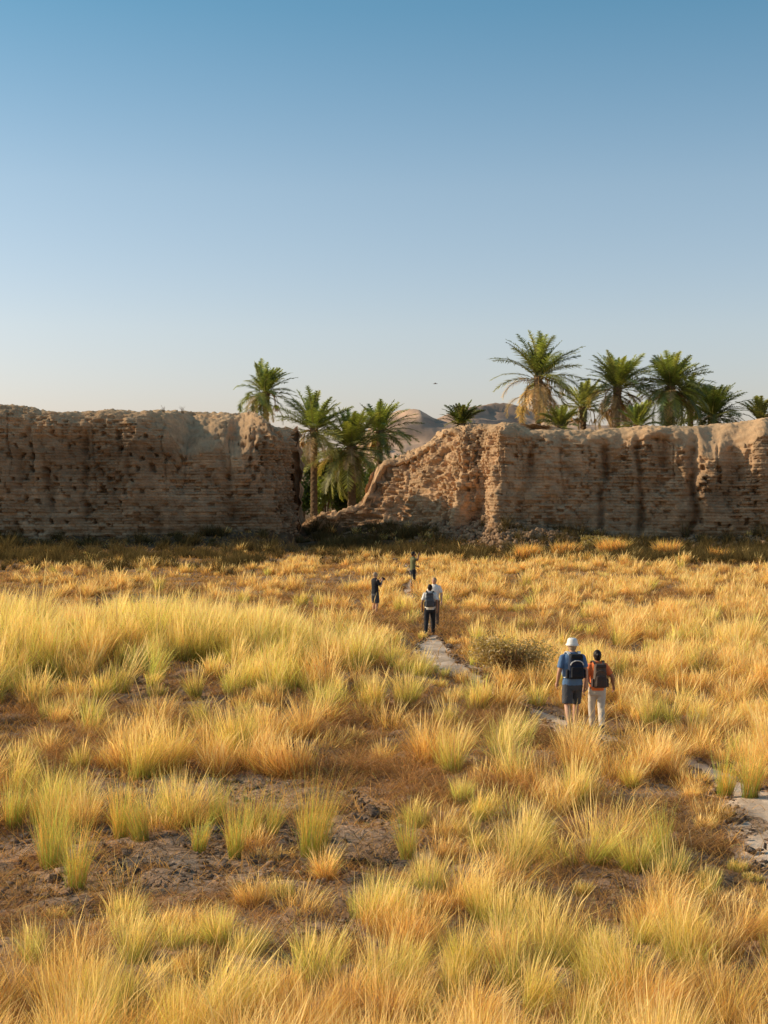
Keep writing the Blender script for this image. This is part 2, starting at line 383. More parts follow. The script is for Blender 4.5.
    Z = Z + (1 - face) * crumb * ((fbm(X / .8, Y / .8, seed + 20, 4) - .5) * 0.45 + (fbm(X / .3, Y / .3, seed + 25, 3) - .5) * 0.35 + (fbm(X / 3, Y / 3, seed + 24, 3) - .5) * 0.4)
    # outward normal of the smooth body
    nx = -Din[None, :, 0]; ny = -Din[None, :, 1]
    up = np.concatenate([np.zeros_like(Zf) + lean[None, :] * .6, np.repeat(q * .8, n, 1), np.ones_like(Zt), np.zeros_like(Zb)])
    hn = 1 - np.clip(up, 0, 1)
    hn[-nb:] *= -1
    X = X + nx * d * hn; Y = Y + ny * d * hn; Z = Z + d * np.clip(up, 0, 1) * .8
    V = np.stack([X, Y, Z], -1).reshape(-1, 3)
    # colour
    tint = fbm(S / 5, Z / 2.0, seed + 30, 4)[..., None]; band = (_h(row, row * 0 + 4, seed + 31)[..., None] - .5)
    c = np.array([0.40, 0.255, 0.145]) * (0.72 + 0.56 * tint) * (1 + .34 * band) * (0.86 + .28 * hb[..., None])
    sand_sun = np.array(lit_sand)
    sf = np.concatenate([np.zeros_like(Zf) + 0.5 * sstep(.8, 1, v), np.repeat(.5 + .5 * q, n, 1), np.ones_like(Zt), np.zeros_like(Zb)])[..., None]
    sf = np.clip(sf * (0.7 + .6 * tint), 0, 1); sf = sf if soft < 1 else np.maximum(sf, np.clip(.75 * np.broadcast_to(blk, Z.shape)[..., None] * (.5 + tint) * (.8 + .4 * hb[..., None]), 0, 1))  # blocks of the broken end paled with the sand tone to look sunlit
    finm = (np.exp(-((x - 7.1) / .5) ** 2) * (soft > 1))[None, :, None] * .7; sf = np.maximum(sf, np.broadcast_to(finm, sf.shape))  # fin beside the step paled too, sunlight put into its colour
    c = c * (1 - sf) + sand_sun * sf
    f = grid_faces(len(Z), n)[:, ::-1]
    return np_mesh(name, V, f, np.clip(c, 0, 1).reshape(-1, 3))

def htab(pts, d=97.0):
    return ([XD(u, d) for u, v in pts], [ZD(v, d) for u, v in pts])
lw = wall_mesh('mudbrick_wall',
    [(-44, 95.6), (-30, 96.3), (-20, 96.5), (-12, 96.9), (-8.4, 97.0), (-7.2, 97.2), (-6.6, 98.4), (-6.35, 100.5), (-6.3, 103)],
    [(-44, 107), (-30, 107.5), (-12, 108), (-7.6, 107.8), (-6.7, 107), (-6.3, 105), (-6.3, 103.2)],
    htab([(-300, 396), (0, 405), (40, 411), (90, 412), (130, 410), (190, 409), (240, 409), (262, 411), (274, 414), (284, 419), (292, 428), (299, 446)]),
    ([-40, -24, -21, -15, -13.5, -9.5, -7, -6], [.8, .8, 1.3, 1.2, 2.3, 2.5, 1.8, .6]),
    ([-40, -20, -10, -6], [.03, .03, .05, .02]),
    [(XD(50, 97), .35, .9, 2.5, 5.6), (XD(85, 97), .3, .8, 2, 7.5), (XD(20, 97), .5, .5, 1, 6), (XD(180, 97), .9, .7, 4, 8.4), (XD(127, 97), .25, .45, 4, 6), (XD(228, 97), .5, .6, 1, 7), (XD(265, 97), .5, .6, 4, 9), (XD(150, 97), .7, .5, 5, 9)],
    100, holes=0.42, block_tab=([-20, -10, -8.5, -6], [0, .05, .35, .5]))
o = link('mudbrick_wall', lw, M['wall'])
tag(o, 'long shaded mud brick wall left of the gap with palms', 'wall')

def P(u, d): return (XD(u, d), d)
hr_x = [XD(302, 107), XD(318, 106.5), XD(345, 106), XD(360, 106), XD(370, 105.3), XD(378, 104.8), XD(385, 104.3), XD(393, 103.8), XD(412, 102.6), XD(429, 101.6), XD(441, 100.8), XD(446, 100.4), XD(460, 99.8), XD(484, 98.5), XD(500, 97), XD(525, 96.6), XD(585, 96), XD(655, 95.7), XD(722, 95.4), XD(768, 95), XD(1000, 94)]
hr_x = [a_ - b_ for a_, b_ in zip(hr_x, [0, .2, .4, .6, .8, 1.0, 1.2, 1.4, 1.6, 1.7, 1.7, 1.6, 1.2, .4, 0, 0, 0, 0, 0, 0, 0])]
hr_d = [107, 106.5, 106, 106, 105.3, 104.8, 104.3, 103.8, 102.6, 101.6, 100.8, 100.4, 99.8, 98.5, 97, 96.6, 96, 95.7, 95.4, 95, 94]
hr_v = [523, 516, 513, 510, 505, 490, 476, 465, 458, 449, 440, 429, 426, 424, 426, 429, 429, 425, 420, 416, 408]
rw = wall_mesh('mudbrick_wall',
    [P(300, 107.3), P(318, 106.4), P(345, 106), P(360, 105.8), P(385, 104.3), P(412, 102.6), P(438, 100.8), P(450, 98.9), P(456, 98.3), P(466, 98.4), P(478, 99.0), P(483, 99.1), P(488, 97.8), P(494, 95.6), P(499, 95.2), P(510, 95.5),
     P(585, 95.8), P(655, 95.5), P(722, 95.2), P(768, 95), P(1050, 94)],
    [P(300, 108), P(318, 108.6), P(345, 109.5), P(360, 110), P(385, 111), P(412, 111), P(460, 110), P(520, 108), P(655, 107), P(768, 106.5), P(1050, 105)],
    (hr_x, [ZD(v, d) for v, d in zip(hr_v, hr_d)]),
    ([-7, -3, -1, 1, 5, 6.6, 7.4, 8.2, 15, 20, 26, 40], [.15, .18, .25, .35, .5, .5, .4, .7, 1.3, 1.8, 2.0, 2.0]),
    ([-7, -3, -1, 0, 3, 5.5, 6.6, 7.6, 8.5, 40], [.15, .2, .35, .42, .36, .2, .08, .04, .06, .05]),
    [(XD(600, 96), .27, 1.1, 1, 8), (XD(638, 96), .28, 1.2, 1, 8), (XD(692, 96), .30, 1.1, 1, 8.2), (XD(650, 96) + .5, .8, .9, 4, 8.8), (XD(560, 96), .8, .9, 3, 8.6), (XD(728, 96), .8, 1.1, 3, 9), (XD(668, 96), .5, .8, 5, 9), (XD(525, 96), .5, .7, 2, 7)],
    200, holes=0.26, crumb=.5, soft=1.01, block_tab=([-6.5, -2, 0, 6.0, 6.7, 7.5, 8.5, 11, 40], [.7, .9, 1, .9, .05, .05, .6, .25, .1]))
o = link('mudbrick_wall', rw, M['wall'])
tag(o, 'eroded mud brick wall right of the gap, its broken end lit by the sun', 'wall')

# fallen bricks below the broken end
def box_cloud(pts, sizes, rots, cols):
    n = len(pts)
    b = np.array([[x, y, z] for x in (-.5, .5) for y in (-.5, .5) for z in (-.5, .5)], float)
    f = np.array([[0, 1, 3, 2], [4, 6, 7, 5], [0, 4, 5, 1], [2, 3, 7, 6], [0, 2, 6, 4], [1, 5, 7, 3]])
    L = b[None] * sizes[:, None, :] * (1 + rng.uniform(-.16, .16, (n, 8, 3)))
    out = np.empty((n, 8, 3))
    for i in range(n):
        m = np.array(Matrix.Rotation(rots[i, 2], 3, 'Z') @ Matrix.Rotation(rots[i, 0], 3, 'X') @ Matrix.Rotation(rots[i, 1], 3, 'Y'))
        out[i] = L[i] @ m.T + pts[i]
    F = (f[None] + 8 * np.arange(n)[:, None, None]).reshape(-1, 4)
    return np_mesh('fallen_bricks', out.reshape(-1, 3), F, np.repeat(cols, 8, 0))
n = 1500
x = np.where(rng.random(n) < .7, rng.normal(8.5, 3.6, n), rng.uniform(-3, 28, n)); dd = np.abs(rng.normal(0, 2.4, n)) + .2
y = front_y(x) - dd; ok = (x > -4) & (x < 30) & (path_dist(x, y) > .3); x, y = x[ok], y[ok]; n = len(x)
sz = np.stack([rng.uniform(.2, .42, n), rng.uniform(.15, .25, n), rng.uniform(.1, .18, n)], 1) * rng.uniform(.6, 1.3, (n, 1))
pts = np.stack([x, y, ground_z(x, y) + sz[:, 2] * .2], 1)
cols = np.array([0.36, 0.23, 0.135]) * rng.uniform(.7, 1.25, (n, 1))
o = link('fallen_bricks', box_cloud(pts, sz, np.stack([rng.normal(0, .35, n), rng.normal(0, .35, n), rng.uniform(0, 6.3, n)], 1), cols), M['wall'])
tag(o, 'heap of crumbled mud bricks at the foot of the right wall', 'rubble', kind='stuff')

# clods and crusts on the bare soil
n = 6500
bx = np.array(bare_w); k = rng.choice(len(bx), n, p=(bx[:, 2] * bx[:, 3]) / (bx[:, 2] * bx[:, 3]).sum())
x = bx[k, 0] + rng.uniform(-1.2, 1.2, n) * bx[k, 2]; y = bx[k, 1] + rng.uniform(-1.2, 1.2, n) * bx[k, 3]
ok = (y < 50) & (path_dist(x, y) > 0); x, y = x[ok], y[ok]
pi_ = rng.integers(0, len(path_line), 2600); sd = rng.choice([-1, 1], 2600) * path_w[pi_] * rng.uniform(.55, 1.25, 2600)
x = np.r_[x, path_line[pi_, 0] + sd]; y = np.r_[y, path_line[pi_, 1] + rng.normal(0, .1, 2600)]; n = len(x)
sz = np.stack([rng.uniform(.03, .10, n), rng.uniform(.03, .08, n), rng.uniform(.01, .03, n)], 1) * rng.lognormal(-.35, .5, (n, 1))
pts = np.stack([x, y, ground_z(x, y) + .01], 1)
cl = box_cloud(pts, sz, np.stack([rng.normal(0, .3, n), rng.normal(0, .3, n), rng.uniform(0, 6.3, n)], 1), np.array([0.30, 0.205, 0.14]) * rng.uniform(.6, 1.5, (n, 1)))
o = link('soil_clods', cl, M['soil']); tag(o, 'small dry clods and crusts of earth on the bare patches', 'soil clods', kind='stuff')

# ------------------------------------------------------------------ hills far behind
def hill(name, cx, cy, prof, depth, seed):
    """prof: (x, height) of the ridge"""
    xs = np.linspace(prof[0][0], prof[-1][0], 220); ys = np.linspace(-1, 1, 90)
    X, Yn = np.meshgrid(xs, ys)
    Hh = np.interp(X, [p[0] for p in prof], [p[1] for p in prof])
    Y = cy + Yn * depth
    t = np.clip(1 - np.abs(Yn + (fbm(X / 40, Yn * 2, seed, 3) - .5) * .5), 0, 1)
    t = t * (1 - .12 * fbm(X / 22, Y / 22, seed + 2, 4))
    t5 = t * 5 + 1.2 * fbm(X / 25, Y / 25, seed + 9, 3); t2 = t * .55 + .45 * (np.floor(t5) + sstep(.0, .3, t5 - np.floor(t5)) - 1.2 * fbm(X / 25, Y / 25, seed + 9, 3)) / 5
    Z = Hh * np.clip(t2 * 1.25, 0, 1) ** .9 + (fbm(X / 9, Y / 9, seed + 4, 4) - .5) * Hh * .08 - 1
    n = fbm(X / 18, Z / 4, seed + 5, 4)[..., None]
    n = sstep(.35, .65, n); C = np.array([0.68, 0.45, 0.30]) * (1 - n) + np.array([0.40, 0.27, 0.19]) * n
    me = np_mesh(name, np.stack([X + cx, Y, Z], -1).reshape(-1, 3), grid_faces(*X.shape), C.reshape(-1, 3))
    o = link(name, me, M['hill']); tag(o, kind='structure')
def hp(pts, D): return [(XD(u, D), ZD(v, D)) for u, v in pts]
hill('hills', 0, 620, [(-70, 1)] + hp([(340, 470), (360, 440), (378, 416), (400, 410), (418, 411), (432, 419), (446, 424), (470, 426), (520, 430)], 620) + [(110, 1)], 130, 300)
hill('hills', 0, 900, [(-120, 1)] + hp([(330, 460), (400, 436), (440, 419), (468, 409), (490, 405), (515, 407), (545, 412), (580, 425), (700, 440)], 900) + [(330, 1)], 190, 320)

# ------------------------------------------------------------------ blades
def blades(root, az, tilt, curve, L, w, c0, c1, wind=0.0, prof=(0.85, 1.0, 0.75), seg=3):
    """root (n,3); returns verts, tris, colours. c0/c1: colours at root and tip"""
    n = len(root); k = seg + 1
    pos = root.copy(); P_ = [pos.copy()]
    for i in range(seg):
        th = tilt + curve * ((i + .5) / seg) ** 1.3
        d = np.stack([np.sin(th) * np.cos(az) + wind * ((i + 1) / seg), np.sin(th) * np.sin(az), np.cos(th)], 1)
        d /= np.linalg.norm(d, axis=1)[:, None]
        pos = pos + d * (L / seg)[:, None]; P_.append(pos.copy())
    fa = rng.uniform(0, math.pi, n); side = np.stack([np.cos(fa), np.sin(fa), np.zeros(n)], 1)
    vs = []; cs = []
    for i in range(seg):
        hw = (w * prof[i] * .5)[:, None]
        t = i / seg
        vs += [P_[i] - side * hw, P_[i] + side * hw]
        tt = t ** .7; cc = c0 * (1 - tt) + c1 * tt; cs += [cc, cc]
    vs.append(P_[-1]); cs.append(c1)
    V = np.stack(vs, 1); C = np.stack(cs, 1); m = V.shape[1]
    tr = []
    for i in range(seg - 1):
        a = 2 * i; tr += [[a, a + 1, a + 3], [a, a + 3, a + 2]]
    a = 2 * (seg - 1); tr.append([a, a + 1, a + 2])
    T = np.array(tr)[None] + m * np.arange(n)[:, None, None]
    return V.reshape(-1, 3), T.reshape(-1, 3), C.reshape(-1, 3)
def join(parts):
    vs, ts, cs = [], [], []; off = 0
    for v, t, c in parts:
        vs.append(v); ts.append(t + off); cs.append(c); off += len(v)
    return np.concatenate(vs), np.concatenate(ts), np.concatenate(cs)

GOLD0 = np.array([0.22, 0.095, 0.025]); GOLD1 = np.array([0.95, 0.55, 0.15])  # gold and rust roots darkened to deepen the shade between tufts
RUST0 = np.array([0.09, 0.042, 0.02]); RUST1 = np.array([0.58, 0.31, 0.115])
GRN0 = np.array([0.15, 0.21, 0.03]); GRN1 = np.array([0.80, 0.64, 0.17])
DKG0 = np.array([0.035, 0.027, 0.01]); DKG1 = np.array([0.125, 0.088, 0.034])  # scrub at the wall foot, colours darkened to stand in for wall shade
PLUME = np.array([0.93, 0.70, 0.30])

def tufts(cx, cy, kind, hgt, rad, nb, wid):
    """arrays per tuft -> blade arrays. kind: 0 gold upright, 1 rust slumped, 2 green upright, 3 dark"""
    idx = np.repeat(np.arange(len(cx)), nb); n = len(idx)
    kd = kind[idx]; rr = np.sqrt(rng.random(n)); ph = rng.uniform(0, 2 * math.pi, n)
    la = rng.uniform(0, 6.28, len(cx)); lm = np.abs(rng.normal(0, .24, len(cx)))
    rx = cx[idx] + rad[idx] * rr * np.cos(ph); ry = cy[idx] + rad[idx] * rr * np.sin(ph)
    rz = ground_z(rx, ry) - 0.03
    az = ph + rng.normal(0, 1.15, n)
    slump = (kd == 1)
    tilt = np.abs(rng.normal(0, .2, n)) + .26 * rr * np.where(kd == 2, .55, 1.0)
    tilt = np.where(slump, tilt + .25 + .3 * rr, tilt)
    curve = np.abs(rng.normal(.35, .45, n)); curve = np.where(slump, 1.1 + rng.normal(.4, .4, n), curve); curve = np.where(kd == 2, curve * .6, curve)
    dx = np.sin(tilt) * np.cos(az) + (lm * np.cos(la))[idx]; dy = np.sin(tilt) * np.sin(az) + (lm * np.sin(la))[idx]
    az = np.arctan2(dy, dx); tilt = np.arcsin(np.clip(np.hypot(dx, dy), 0, .97))
    broken = rng.random(n) < .16; curve = np.where(broken, curve + 1.3, curve)
    L = hgt[idx] * rng.triangular(.35, .85, 1.22, n) * np.where(slump, 1.15, 1.0)
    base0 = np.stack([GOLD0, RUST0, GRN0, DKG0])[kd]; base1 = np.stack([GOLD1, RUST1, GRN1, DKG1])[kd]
    tv = (rng.normal(1, .10, len(cx))[idx] * np.clip(rng.lognormal(-.06, .38, n), .2, 1.5))[:, None]
    # mix stray blades of other kinds
    mix = rng.random(n)[:, None]; stray0 = np.where(mix < .12, RUST0, GRN0); stray1 = np.where(mix < .12, RUST1 * 1.1, GRN1)
    use = (mix < .12) | (mix > .97)
    c0 = np.where(use & (kd[:, None] != 3), stray0, base0) * tv; c1 = np.where(use & (kd[:, None] != 3), stray1, base1) * tv
    hue = rng.normal(0, .05, len(cx))[idx]
    grey = (rng.random(n) < .09)[:, None] & (kd[:, None] != 3); gv = rng.uniform(.6, 1.25, (n, 1))
    c0 = np.where(grey, np.array([.16, .11, .07]) * gv, c0); c1 = np.where(grey, np.array([.56, .42, .26]) * gv, c1)
    c0[:, 0] *= 1 + hue; c1[:, 0] *= 1 + hue * .6; c1[:, 2] *= 1 - hue
    return np.stack([rx, ry, rz], 1), az, tilt, curve, L, wid[idx] * np.where(rng.random(n) < .03, 2.2, rng.uniform(.6, 1.3, n)), np.clip(c0, 0, 1), np.clip(c1, 0, .95)

def field():
    # jittered candidates over the ground the photograph can see, and a margin
    st = 0.46
    ys = np.arange(7.5, 105, st); cand = []
    for y in ys:
        half = .27 * y + 4.5
        xs = np.arange(-half, half, st); cand.append(np.stack([xs, np.full_like(xs, y)], 1))
    c = np.concatenate(cand); c += rng.uniform(-.3, .3, c.shape)
    x, y = c[:, 0], c[:, 1]
    keep = front_y(x) - y > 0.3
    keep &= ~((x > -6.3) & (x < 7) & (y > 104.5))
    pd = path_dist(x, y); b = bareness(x, y)
    keep &= pd > 0.04
    dn = fbm(x / 2.3, y / 2.3, 51, 3)
    d2 = fbm(x / .85, y / .85, 57, 2)
    dens = np.clip(1.0 - .72 * b, 0, 1) * sstep(.16, .46, dn + .08) * (.35 + .65 * sstep(.34, .47, d2 + .01 + .05 * sstep(26, 18, y)))
    far = sstep(44, 58, y) * (.25 + .35 * sstep(6, -6, x))               # the patchier ground beyond, on the left
    dens = dens * (1 - far * sstep(.35, .6, fbm(x / 1.3, y / 1.3, 58, 2)) * 1.6)
    keep &= rng.random(len(x)) < dens
    keep &= ~((x > 3.5) & (x < 11) & (front_y(x) - y < 5.5) & (rng.random(len(x)) < .8))
    x, y, pd, b = x[keep], y[keep], pd[keep], b[keep]; n = len(x)
    ng = fbm(x / 4.5, y / 4.5, 52, 3); nr = fbm(x / 3.0, y / 3.0, 53, 3)
    green = .05 + .38 * sstep(.56, .70, ng)
    mound = np.exp(-(((x + 8) / 6.5) ** 2 + ((y - 36) / 6) ** 2))
    green = green + .75 * mound + .35 * np.exp(-(((x + 2.5) / 4) ** 2 + ((y - 33) / 4) ** 2))
    green = green * sstep(62, 40, y) + .02
    rust = .18 + .75 * sstep(.47, .62, nr) + .20 * sstep(44, 55, y) * sstep(2, -8, x)
    rust = rust * (1 - mound)
    r = rng.random(n)
    kind = np.where(r < green, 2, np.where(r < green + rust * (1 - green), 1, 0))
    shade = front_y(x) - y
    dk = rng.random(n) < sstep(24, 13, shade + 16 * (fbm(x / 2.6, y / 2.6, 59, 3) - .5) + 3.5 * (x > 2)) * .88  # dark tufts paint a shade band reaching past the wall's own shadow
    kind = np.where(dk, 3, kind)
    low = (sstep(.50, .40, fbm(x / .85, y / .85, 57, 2)) * .75 + .8 * b > rng.random(n))
    kind = np.where(low & (kind != 3) & (rng.random(n) < .75), 1, kind)
    h = rng.uniform(.36, .95, n) * (0.50 + 1.05 * fbm(x / 1.7, y / 1.7, 54, 3))
    h = np.where(kind == 1, h * .92, h); h = np.where(kind == 2, h * 1.1, h)
    h = h * (1 + .65 * mound)
    h = np.where(low, h * .52, h); h = h * (1 - .35 * b) * (1 - .30 * sstep(.7, .1, pd)) * (1 - .5 * sstep(1.5, .4, pd) * sstep(32, 34.5, y) * sstep(46, 42, y)) * (1 - .4 * sstep(1.6, .4, pd) * sstep(24, 22, y))
    # low ground in front of what the photograph shows open
    for (u, v, ru, rv, s) in ((150, 925, 220, 40, .6), (370, 880, 60, 30, .5), (440, 699, 30, 15, .75), (500, 728, 40, 12, -.45), (660, 775, 50, 14, -.3), (760, 880, 50, 30, .6), (572, 738, 34, 8, .3), (432, 642, 18, 8, .3)):
        cx, cy = W(u, v); ry = (W(u, v - rv)[1] - W(u, v + rv)[1]) / 2
        h = h * (1 - s * np.exp(-(((x - cx) / (ru / F_PX * cy)) ** 2 + ((y - cy) / ry) ** 2)))
    h = h * (.80 + .12 * sstep(16, 30, y)) * np.where(y > 48, .88, 1.0) * np.where((y > 66) & (kind != 3), .8, 1.0); h = np.where(kind == 3, h * rng.uniform(.8, 1.9, n), h)
    rad = rng.uniform(.12, .33, n) * np.where(kind == 2, .75, 1) * np.where(kind == 1, 1.35, 1)
    nb = np.clip(6300 / y * rng.uniform(.6, 1.3, n) * np.where(kind == 1, 1.3, 1), 40, 640).astype(int)
    wid = np.clip(.00020 * y, .0024, .05)
    return x, y, kind, h, rad, nb, wid
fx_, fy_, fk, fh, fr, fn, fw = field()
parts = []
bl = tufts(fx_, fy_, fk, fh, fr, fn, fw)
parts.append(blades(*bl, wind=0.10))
# seed plumes rising above the tufts
sel = (fk != 1) & (fk != 3)
px_, py_, pk = fx_[sel], fy_[sel], fk[sel]
npl = np.clip((1300 / py_ * rng.uniform(.2, 1.4, len(px_))), 1, 80).astype(int)
pb = tufts(px_, py_, pk, fh[sel] * 1.22, fr[sel] * .8, npl, fw[sel] * 1.1)
pb = list(pb); pb[2] = pb[2] * .7; pb[3] = pb[3] * .7
pb[7] = np.clip(PLUME[None, :] * rng.uniform(.75, 1.1, (len(pb[0]), 1)), 0, .95); pb[6] = pb[6] * .6 + GOLD1 * .4
parts.append(blades(*pb, wind=0.2, prof=(.5, .5, 1.9)))
# flattened straw and short stubble between the tufts
ns = 200000
yy = 7.5 + (97 - 7.5) * rng.random(ns) ** 1.5; xx = (rng.random(ns) * 2 - 1) * (.27 * yy + 4.5)
bb = bareness(xx, yy); pdd = path_dist(xx, yy)
ok = ((pdd > .0) | (rng.random(ns) < .10)) & (front_y(xx) - yy > .2) & (rng.random(ns) < (1 - .35 * bb)); xx, yy = xx[ok], yy[ok]; ns = len(xx)
cc = (RUST1 * .55 + GOLD1 * .45)[None] * rng.uniform(.35, 1.0, (ns, 1))
parts.append(blades(np.stack([xx, yy, ground_z(xx, yy) - .02], 1), rng.uniform(0, 6.3, ns), rng.uniform(.5, 1.3, ns), rng.uniform(.1, .7, ns),
                    rng.uniform(.12, .38, ns), np.clip(.00045 * yy, .005, .05), cc * .7, cc, wind=.05))
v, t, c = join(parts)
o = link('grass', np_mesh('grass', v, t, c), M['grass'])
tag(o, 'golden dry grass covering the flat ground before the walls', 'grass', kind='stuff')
print('grass tris', len(t), 'tufts', len(fx_))

# ------------------------------------------------------------------ single tufts one can point to
def tuft_thing(u, v, h, rad, n, kind, label, group=None, cat='grass tuft', name='grass_tuft'):
    x, y = W(u, v); z = gz(x, y); h = h * rng.uniform(.85, 1.25)
    a = lambda q: np.array([q])
    bl = list(tufts(a(x), a(y), a(kind), a(float(h)), a(float(rad) * .9), a(int(n * 1.25)), a(max(.0045, .0003 * y))))
    if kind == 2:
        bl[2] = bl[2] * .55; bl[3] = bl[3] * .8; bl[5] = bl[5] * .62
        mx_ = (rng.random((len(bl[0]), 1)) < .68)
        bl[6] = np.where(mx_, bl[6] * .4 + np.array([0.15, 0.25, 0.03]) * .6, GOLD0[None]); bl[7] = np.where(mx_, bl[7] * .55 + np.array([0.44, 0.50, 0.10]) * .45, GOLD1[None])
        bl[4] = bl[4] * rng.choice([.6, .85, 1.1, 1.25], len(bl[4]))
    V, T, C = blades(*bl, wind=.06)
    V = V - np.array([x, y, z])
    o = link(name, np_mesh(name, V, T, C), M['grass']); o.location = (x, y, z)
    tag(o, label, cat, group)
G1 = 'green grass tufts standing on the bare soil'
for (u, v, h, rad, n, lab) in [
    (12, 826, .85, .13, 240, 'upright green grass tuft on bare soil at the left edge, in the upper row'),
    (34, 824, .70, .09, 150, 'short thin green tuft on bare soil beside the leftmost upright tuft'),
    (52, 862, 1.05, .20, 380, 'widest and tallest green tuft standing on the bare soil at left'),
    (74, 888, .95, .13, 240, 'green tuft nearest the camera on the bare soil, straw skirt at its foot'),
    (120, 838, .85, .12, 220, 'narrow green tuft on bare soil right of the widest tuft'),
    (140, 842, .72, .12, 200, 'shorter yellow-green tuft leaning on the narrow green tuft'),
    (166, 812, .70, .15, 220, 'low dark green tuft behind the row of tufts on bare soil'),
    (198, 852, .68, .09, 170, 'small fan-shaped green tuft alone in the middle of the bare soil'),
    (214, 824, .85, .12, 220, 'green tuft with pale tips at the back edge of the bare soil'),
    (234, 860, .90, .09, 210, 'slender dark green tuft rising straight from bare soil near its middle'),
    (251, 842, .72, .08, 140, 'thin green tuft just right of the slender dark green one'),
    (272, 835, .62, .08, 130, 'short sparse green tuft near the right end of the bare soil'),
    (312, 858, 1.0, .17, 330, 'broad pale green tuft at the right end of the bare soil')]:
    tuft_thing(u, v, h, rad, n, 2, lab, G1)
G3 = 'sunlit golden tussocks in the dark scrub below the right wall'
for (u, v, h, rad, n, lab) in [
    (528, 563, 1.1, .55, 900, 'leftmost sunlit golden tussock in the dark scrub below the right wall'),
    (566, 560, 1.3, .7, 1100, 'round sunlit golden tussock below the first deep gully of the right wall'),
    (612, 556, 1.2, .8, 1200, 'widest sunlit golden tussock in the scrub at the foot of the right wall'),
    (668, 558, 1.2, .6, 900, 'sunlit golden tussock near the foot of the rightmost deep gully'),
    (720, 560, 1.0, .6, 800, 'rightmost sunlit golden tussock in the dark scrub below the right wall')]:
    tuft_thing(u, v, h, rad, n, 0, lab, G3)
G2 = 'green grass tufts beside the path'
for (u, v, h, rad, n, lab) in [
    (727, 797, .80, .13, 260, 'green grass tuft on the inner edge of the path at right'),
    (752, 800, .85, .14, 260, 'yellow-green grass tuft at the right edge above the pale path'),
    (660, 860, .80, .16, 280, 'broad green tuft left of the pale path near the camera'),
    (408, 858, .80, .10, 180, 'lone green tuft in golden grass below the centre')]:
    tuft_thing(u, v, h, rad, n, 2, lab, G2)

# ------------------------------------------------------------------ shrubs
def leaf_cloud(n, blobs, size, c_lo, c_hi, seed):
    r = np.random.default_rng(seed)
    b = np.array(blobs); pw = b[:, 3] * b[:, 4] * b[:, 5]; k = r.choice(len(b), n, p=pw / pw.sum())
    d = r.normal(0, 1, (n, 3)); d /= np.linalg.norm(d, axis=1)[:, None]; q = r.random(n) ** .45
    p = b[k, :3] + d * q[:, None] * b[k, 3:6]
    p += r.normal(0, .06, (n, 3)); p[:, 2] = np.abs(p[:, 2])
    a = r.normal(0, 1, (n, 3)); a /= np.linalg.norm(a, axis=1)[:, None]
    c = np.cross(a, r.normal(0, 1, (n, 3))); c /= np.linalg.norm(c, axis=1)[:, None]
    L = size * r.uniform(.6, 1.4, n)[:, None]
    V = np.stack([p - a * L, p + c * L * .35, p + a * L, p - c * L * .35], 1).reshape(-1, 3)
    F = np.arange(4 * n).reshape(-1, 4)
    t = r.random((n, 1)) * .6 + .4 * q[:, None]; C = np.array(c_lo) * (1 - t) + np.array(c_hi) * t
    return V, F, np.repeat(C, 4, 0)
def stems(n, H, spread, seed, r0=.03):
    r = np.random.default_rng(seed); bm = bmesh.new()
    for i in range(n):
        a = r.uniform(0, 6.28); e = np.array([math.cos(a) * spread * r.uniform(.3, 1), math.sin(a) * spread * r.uniform(.3, 1), H * r.uniform(.6, 1)])
        pts = [np.array([0, 0, -.1]) + np.array([math.cos(a), math.sin(a), 0]) * .08, e * np.array([.4, .4, .5]), e]
        tube(bm, [Vector(p) for p in pts], [r0, r0 * .7, r0 * .3], 5)
    me = bpy.data.meshes.new('stem'); bm.to_mesh(me); bm.free(); return me
def tube(bm, pts, rad, seg=8, cap=True, ell=None):
    rings = []
    for i, p in enumerate(pts):
        t = (pts[min(i + 1, len(pts) - 1)] - pts[max(i - 1, 0)]).normalized()
        a = Vector((1, 0, 0)) if abs(t.x) < .9 else Vector((0, 1, 0))
        b1 = t.cross(a).normalized(); b2 = t.cross(b1).normalized()
        rings.append([bm.verts.new(p + (b1 * math.cos(k * 2 * math.pi / seg) + b2 * math.sin(k * 2 * math.pi / seg)) * rad[i]) for k in range(seg)])
    for r1, r2 in zip(rings[:-1], rings[1:]):
        for k in range(seg): bm.faces.new((r1[k], r1[(k + 1) % seg], r2[(k + 1) % seg], r2[k]))
    if cap:
        bm.faces.new(rings[0][::-1]); bm.faces.new(rings[-1])
def bush(u, d, zt, w, label, c_lo, c_hi, n, seed, name='leafy_bush', size=.14, nblob=9, base=None, cat='bush', group=None, twig=14):
    x = XD(u, d); z0 = gz(x, d) if base is None else base
    H = zt - z0; r = np.random.default_rng(seed)
    bl = [(r.uniform(-.55, .55) * w, r.uniform(-.5, .5) * w * .7, H * r.uniform(.25, .78), w * r.uniform(.25, .5), w * r.uniform(.25, .45), H * r.uniform(.14, .30)) for _ in range(nblob)]
    root = empty(name, (x, d, z0), 0); tag(root, label, cat, group)
    V, F, C = leaf_cloud(n, bl, size, c_lo, c_hi, seed)
    link('foliage', np_mesh('foliage', V, F, C), M['leaf'], root)
    link('stem', stems(twig, H * .85, w * .6, seed + 1), M['twig'], root)
    return root
BG = 'leafy bushes behind the gap'
bush(303, 121, ZD(446, 121), 1.8, 'dark green bush half hidden by the end of the left wall', (.03, .05, .012), (.10, .15, .03), 4200, 11, group=BG)
bush(326, 119.5, ZD(474, 119.5), 1.4, 'low sunlit yellow-green bush between the two palm trunks in the gap', (.06, .09, .015), (.38, .42, .08), 4600, 12, group=BG)
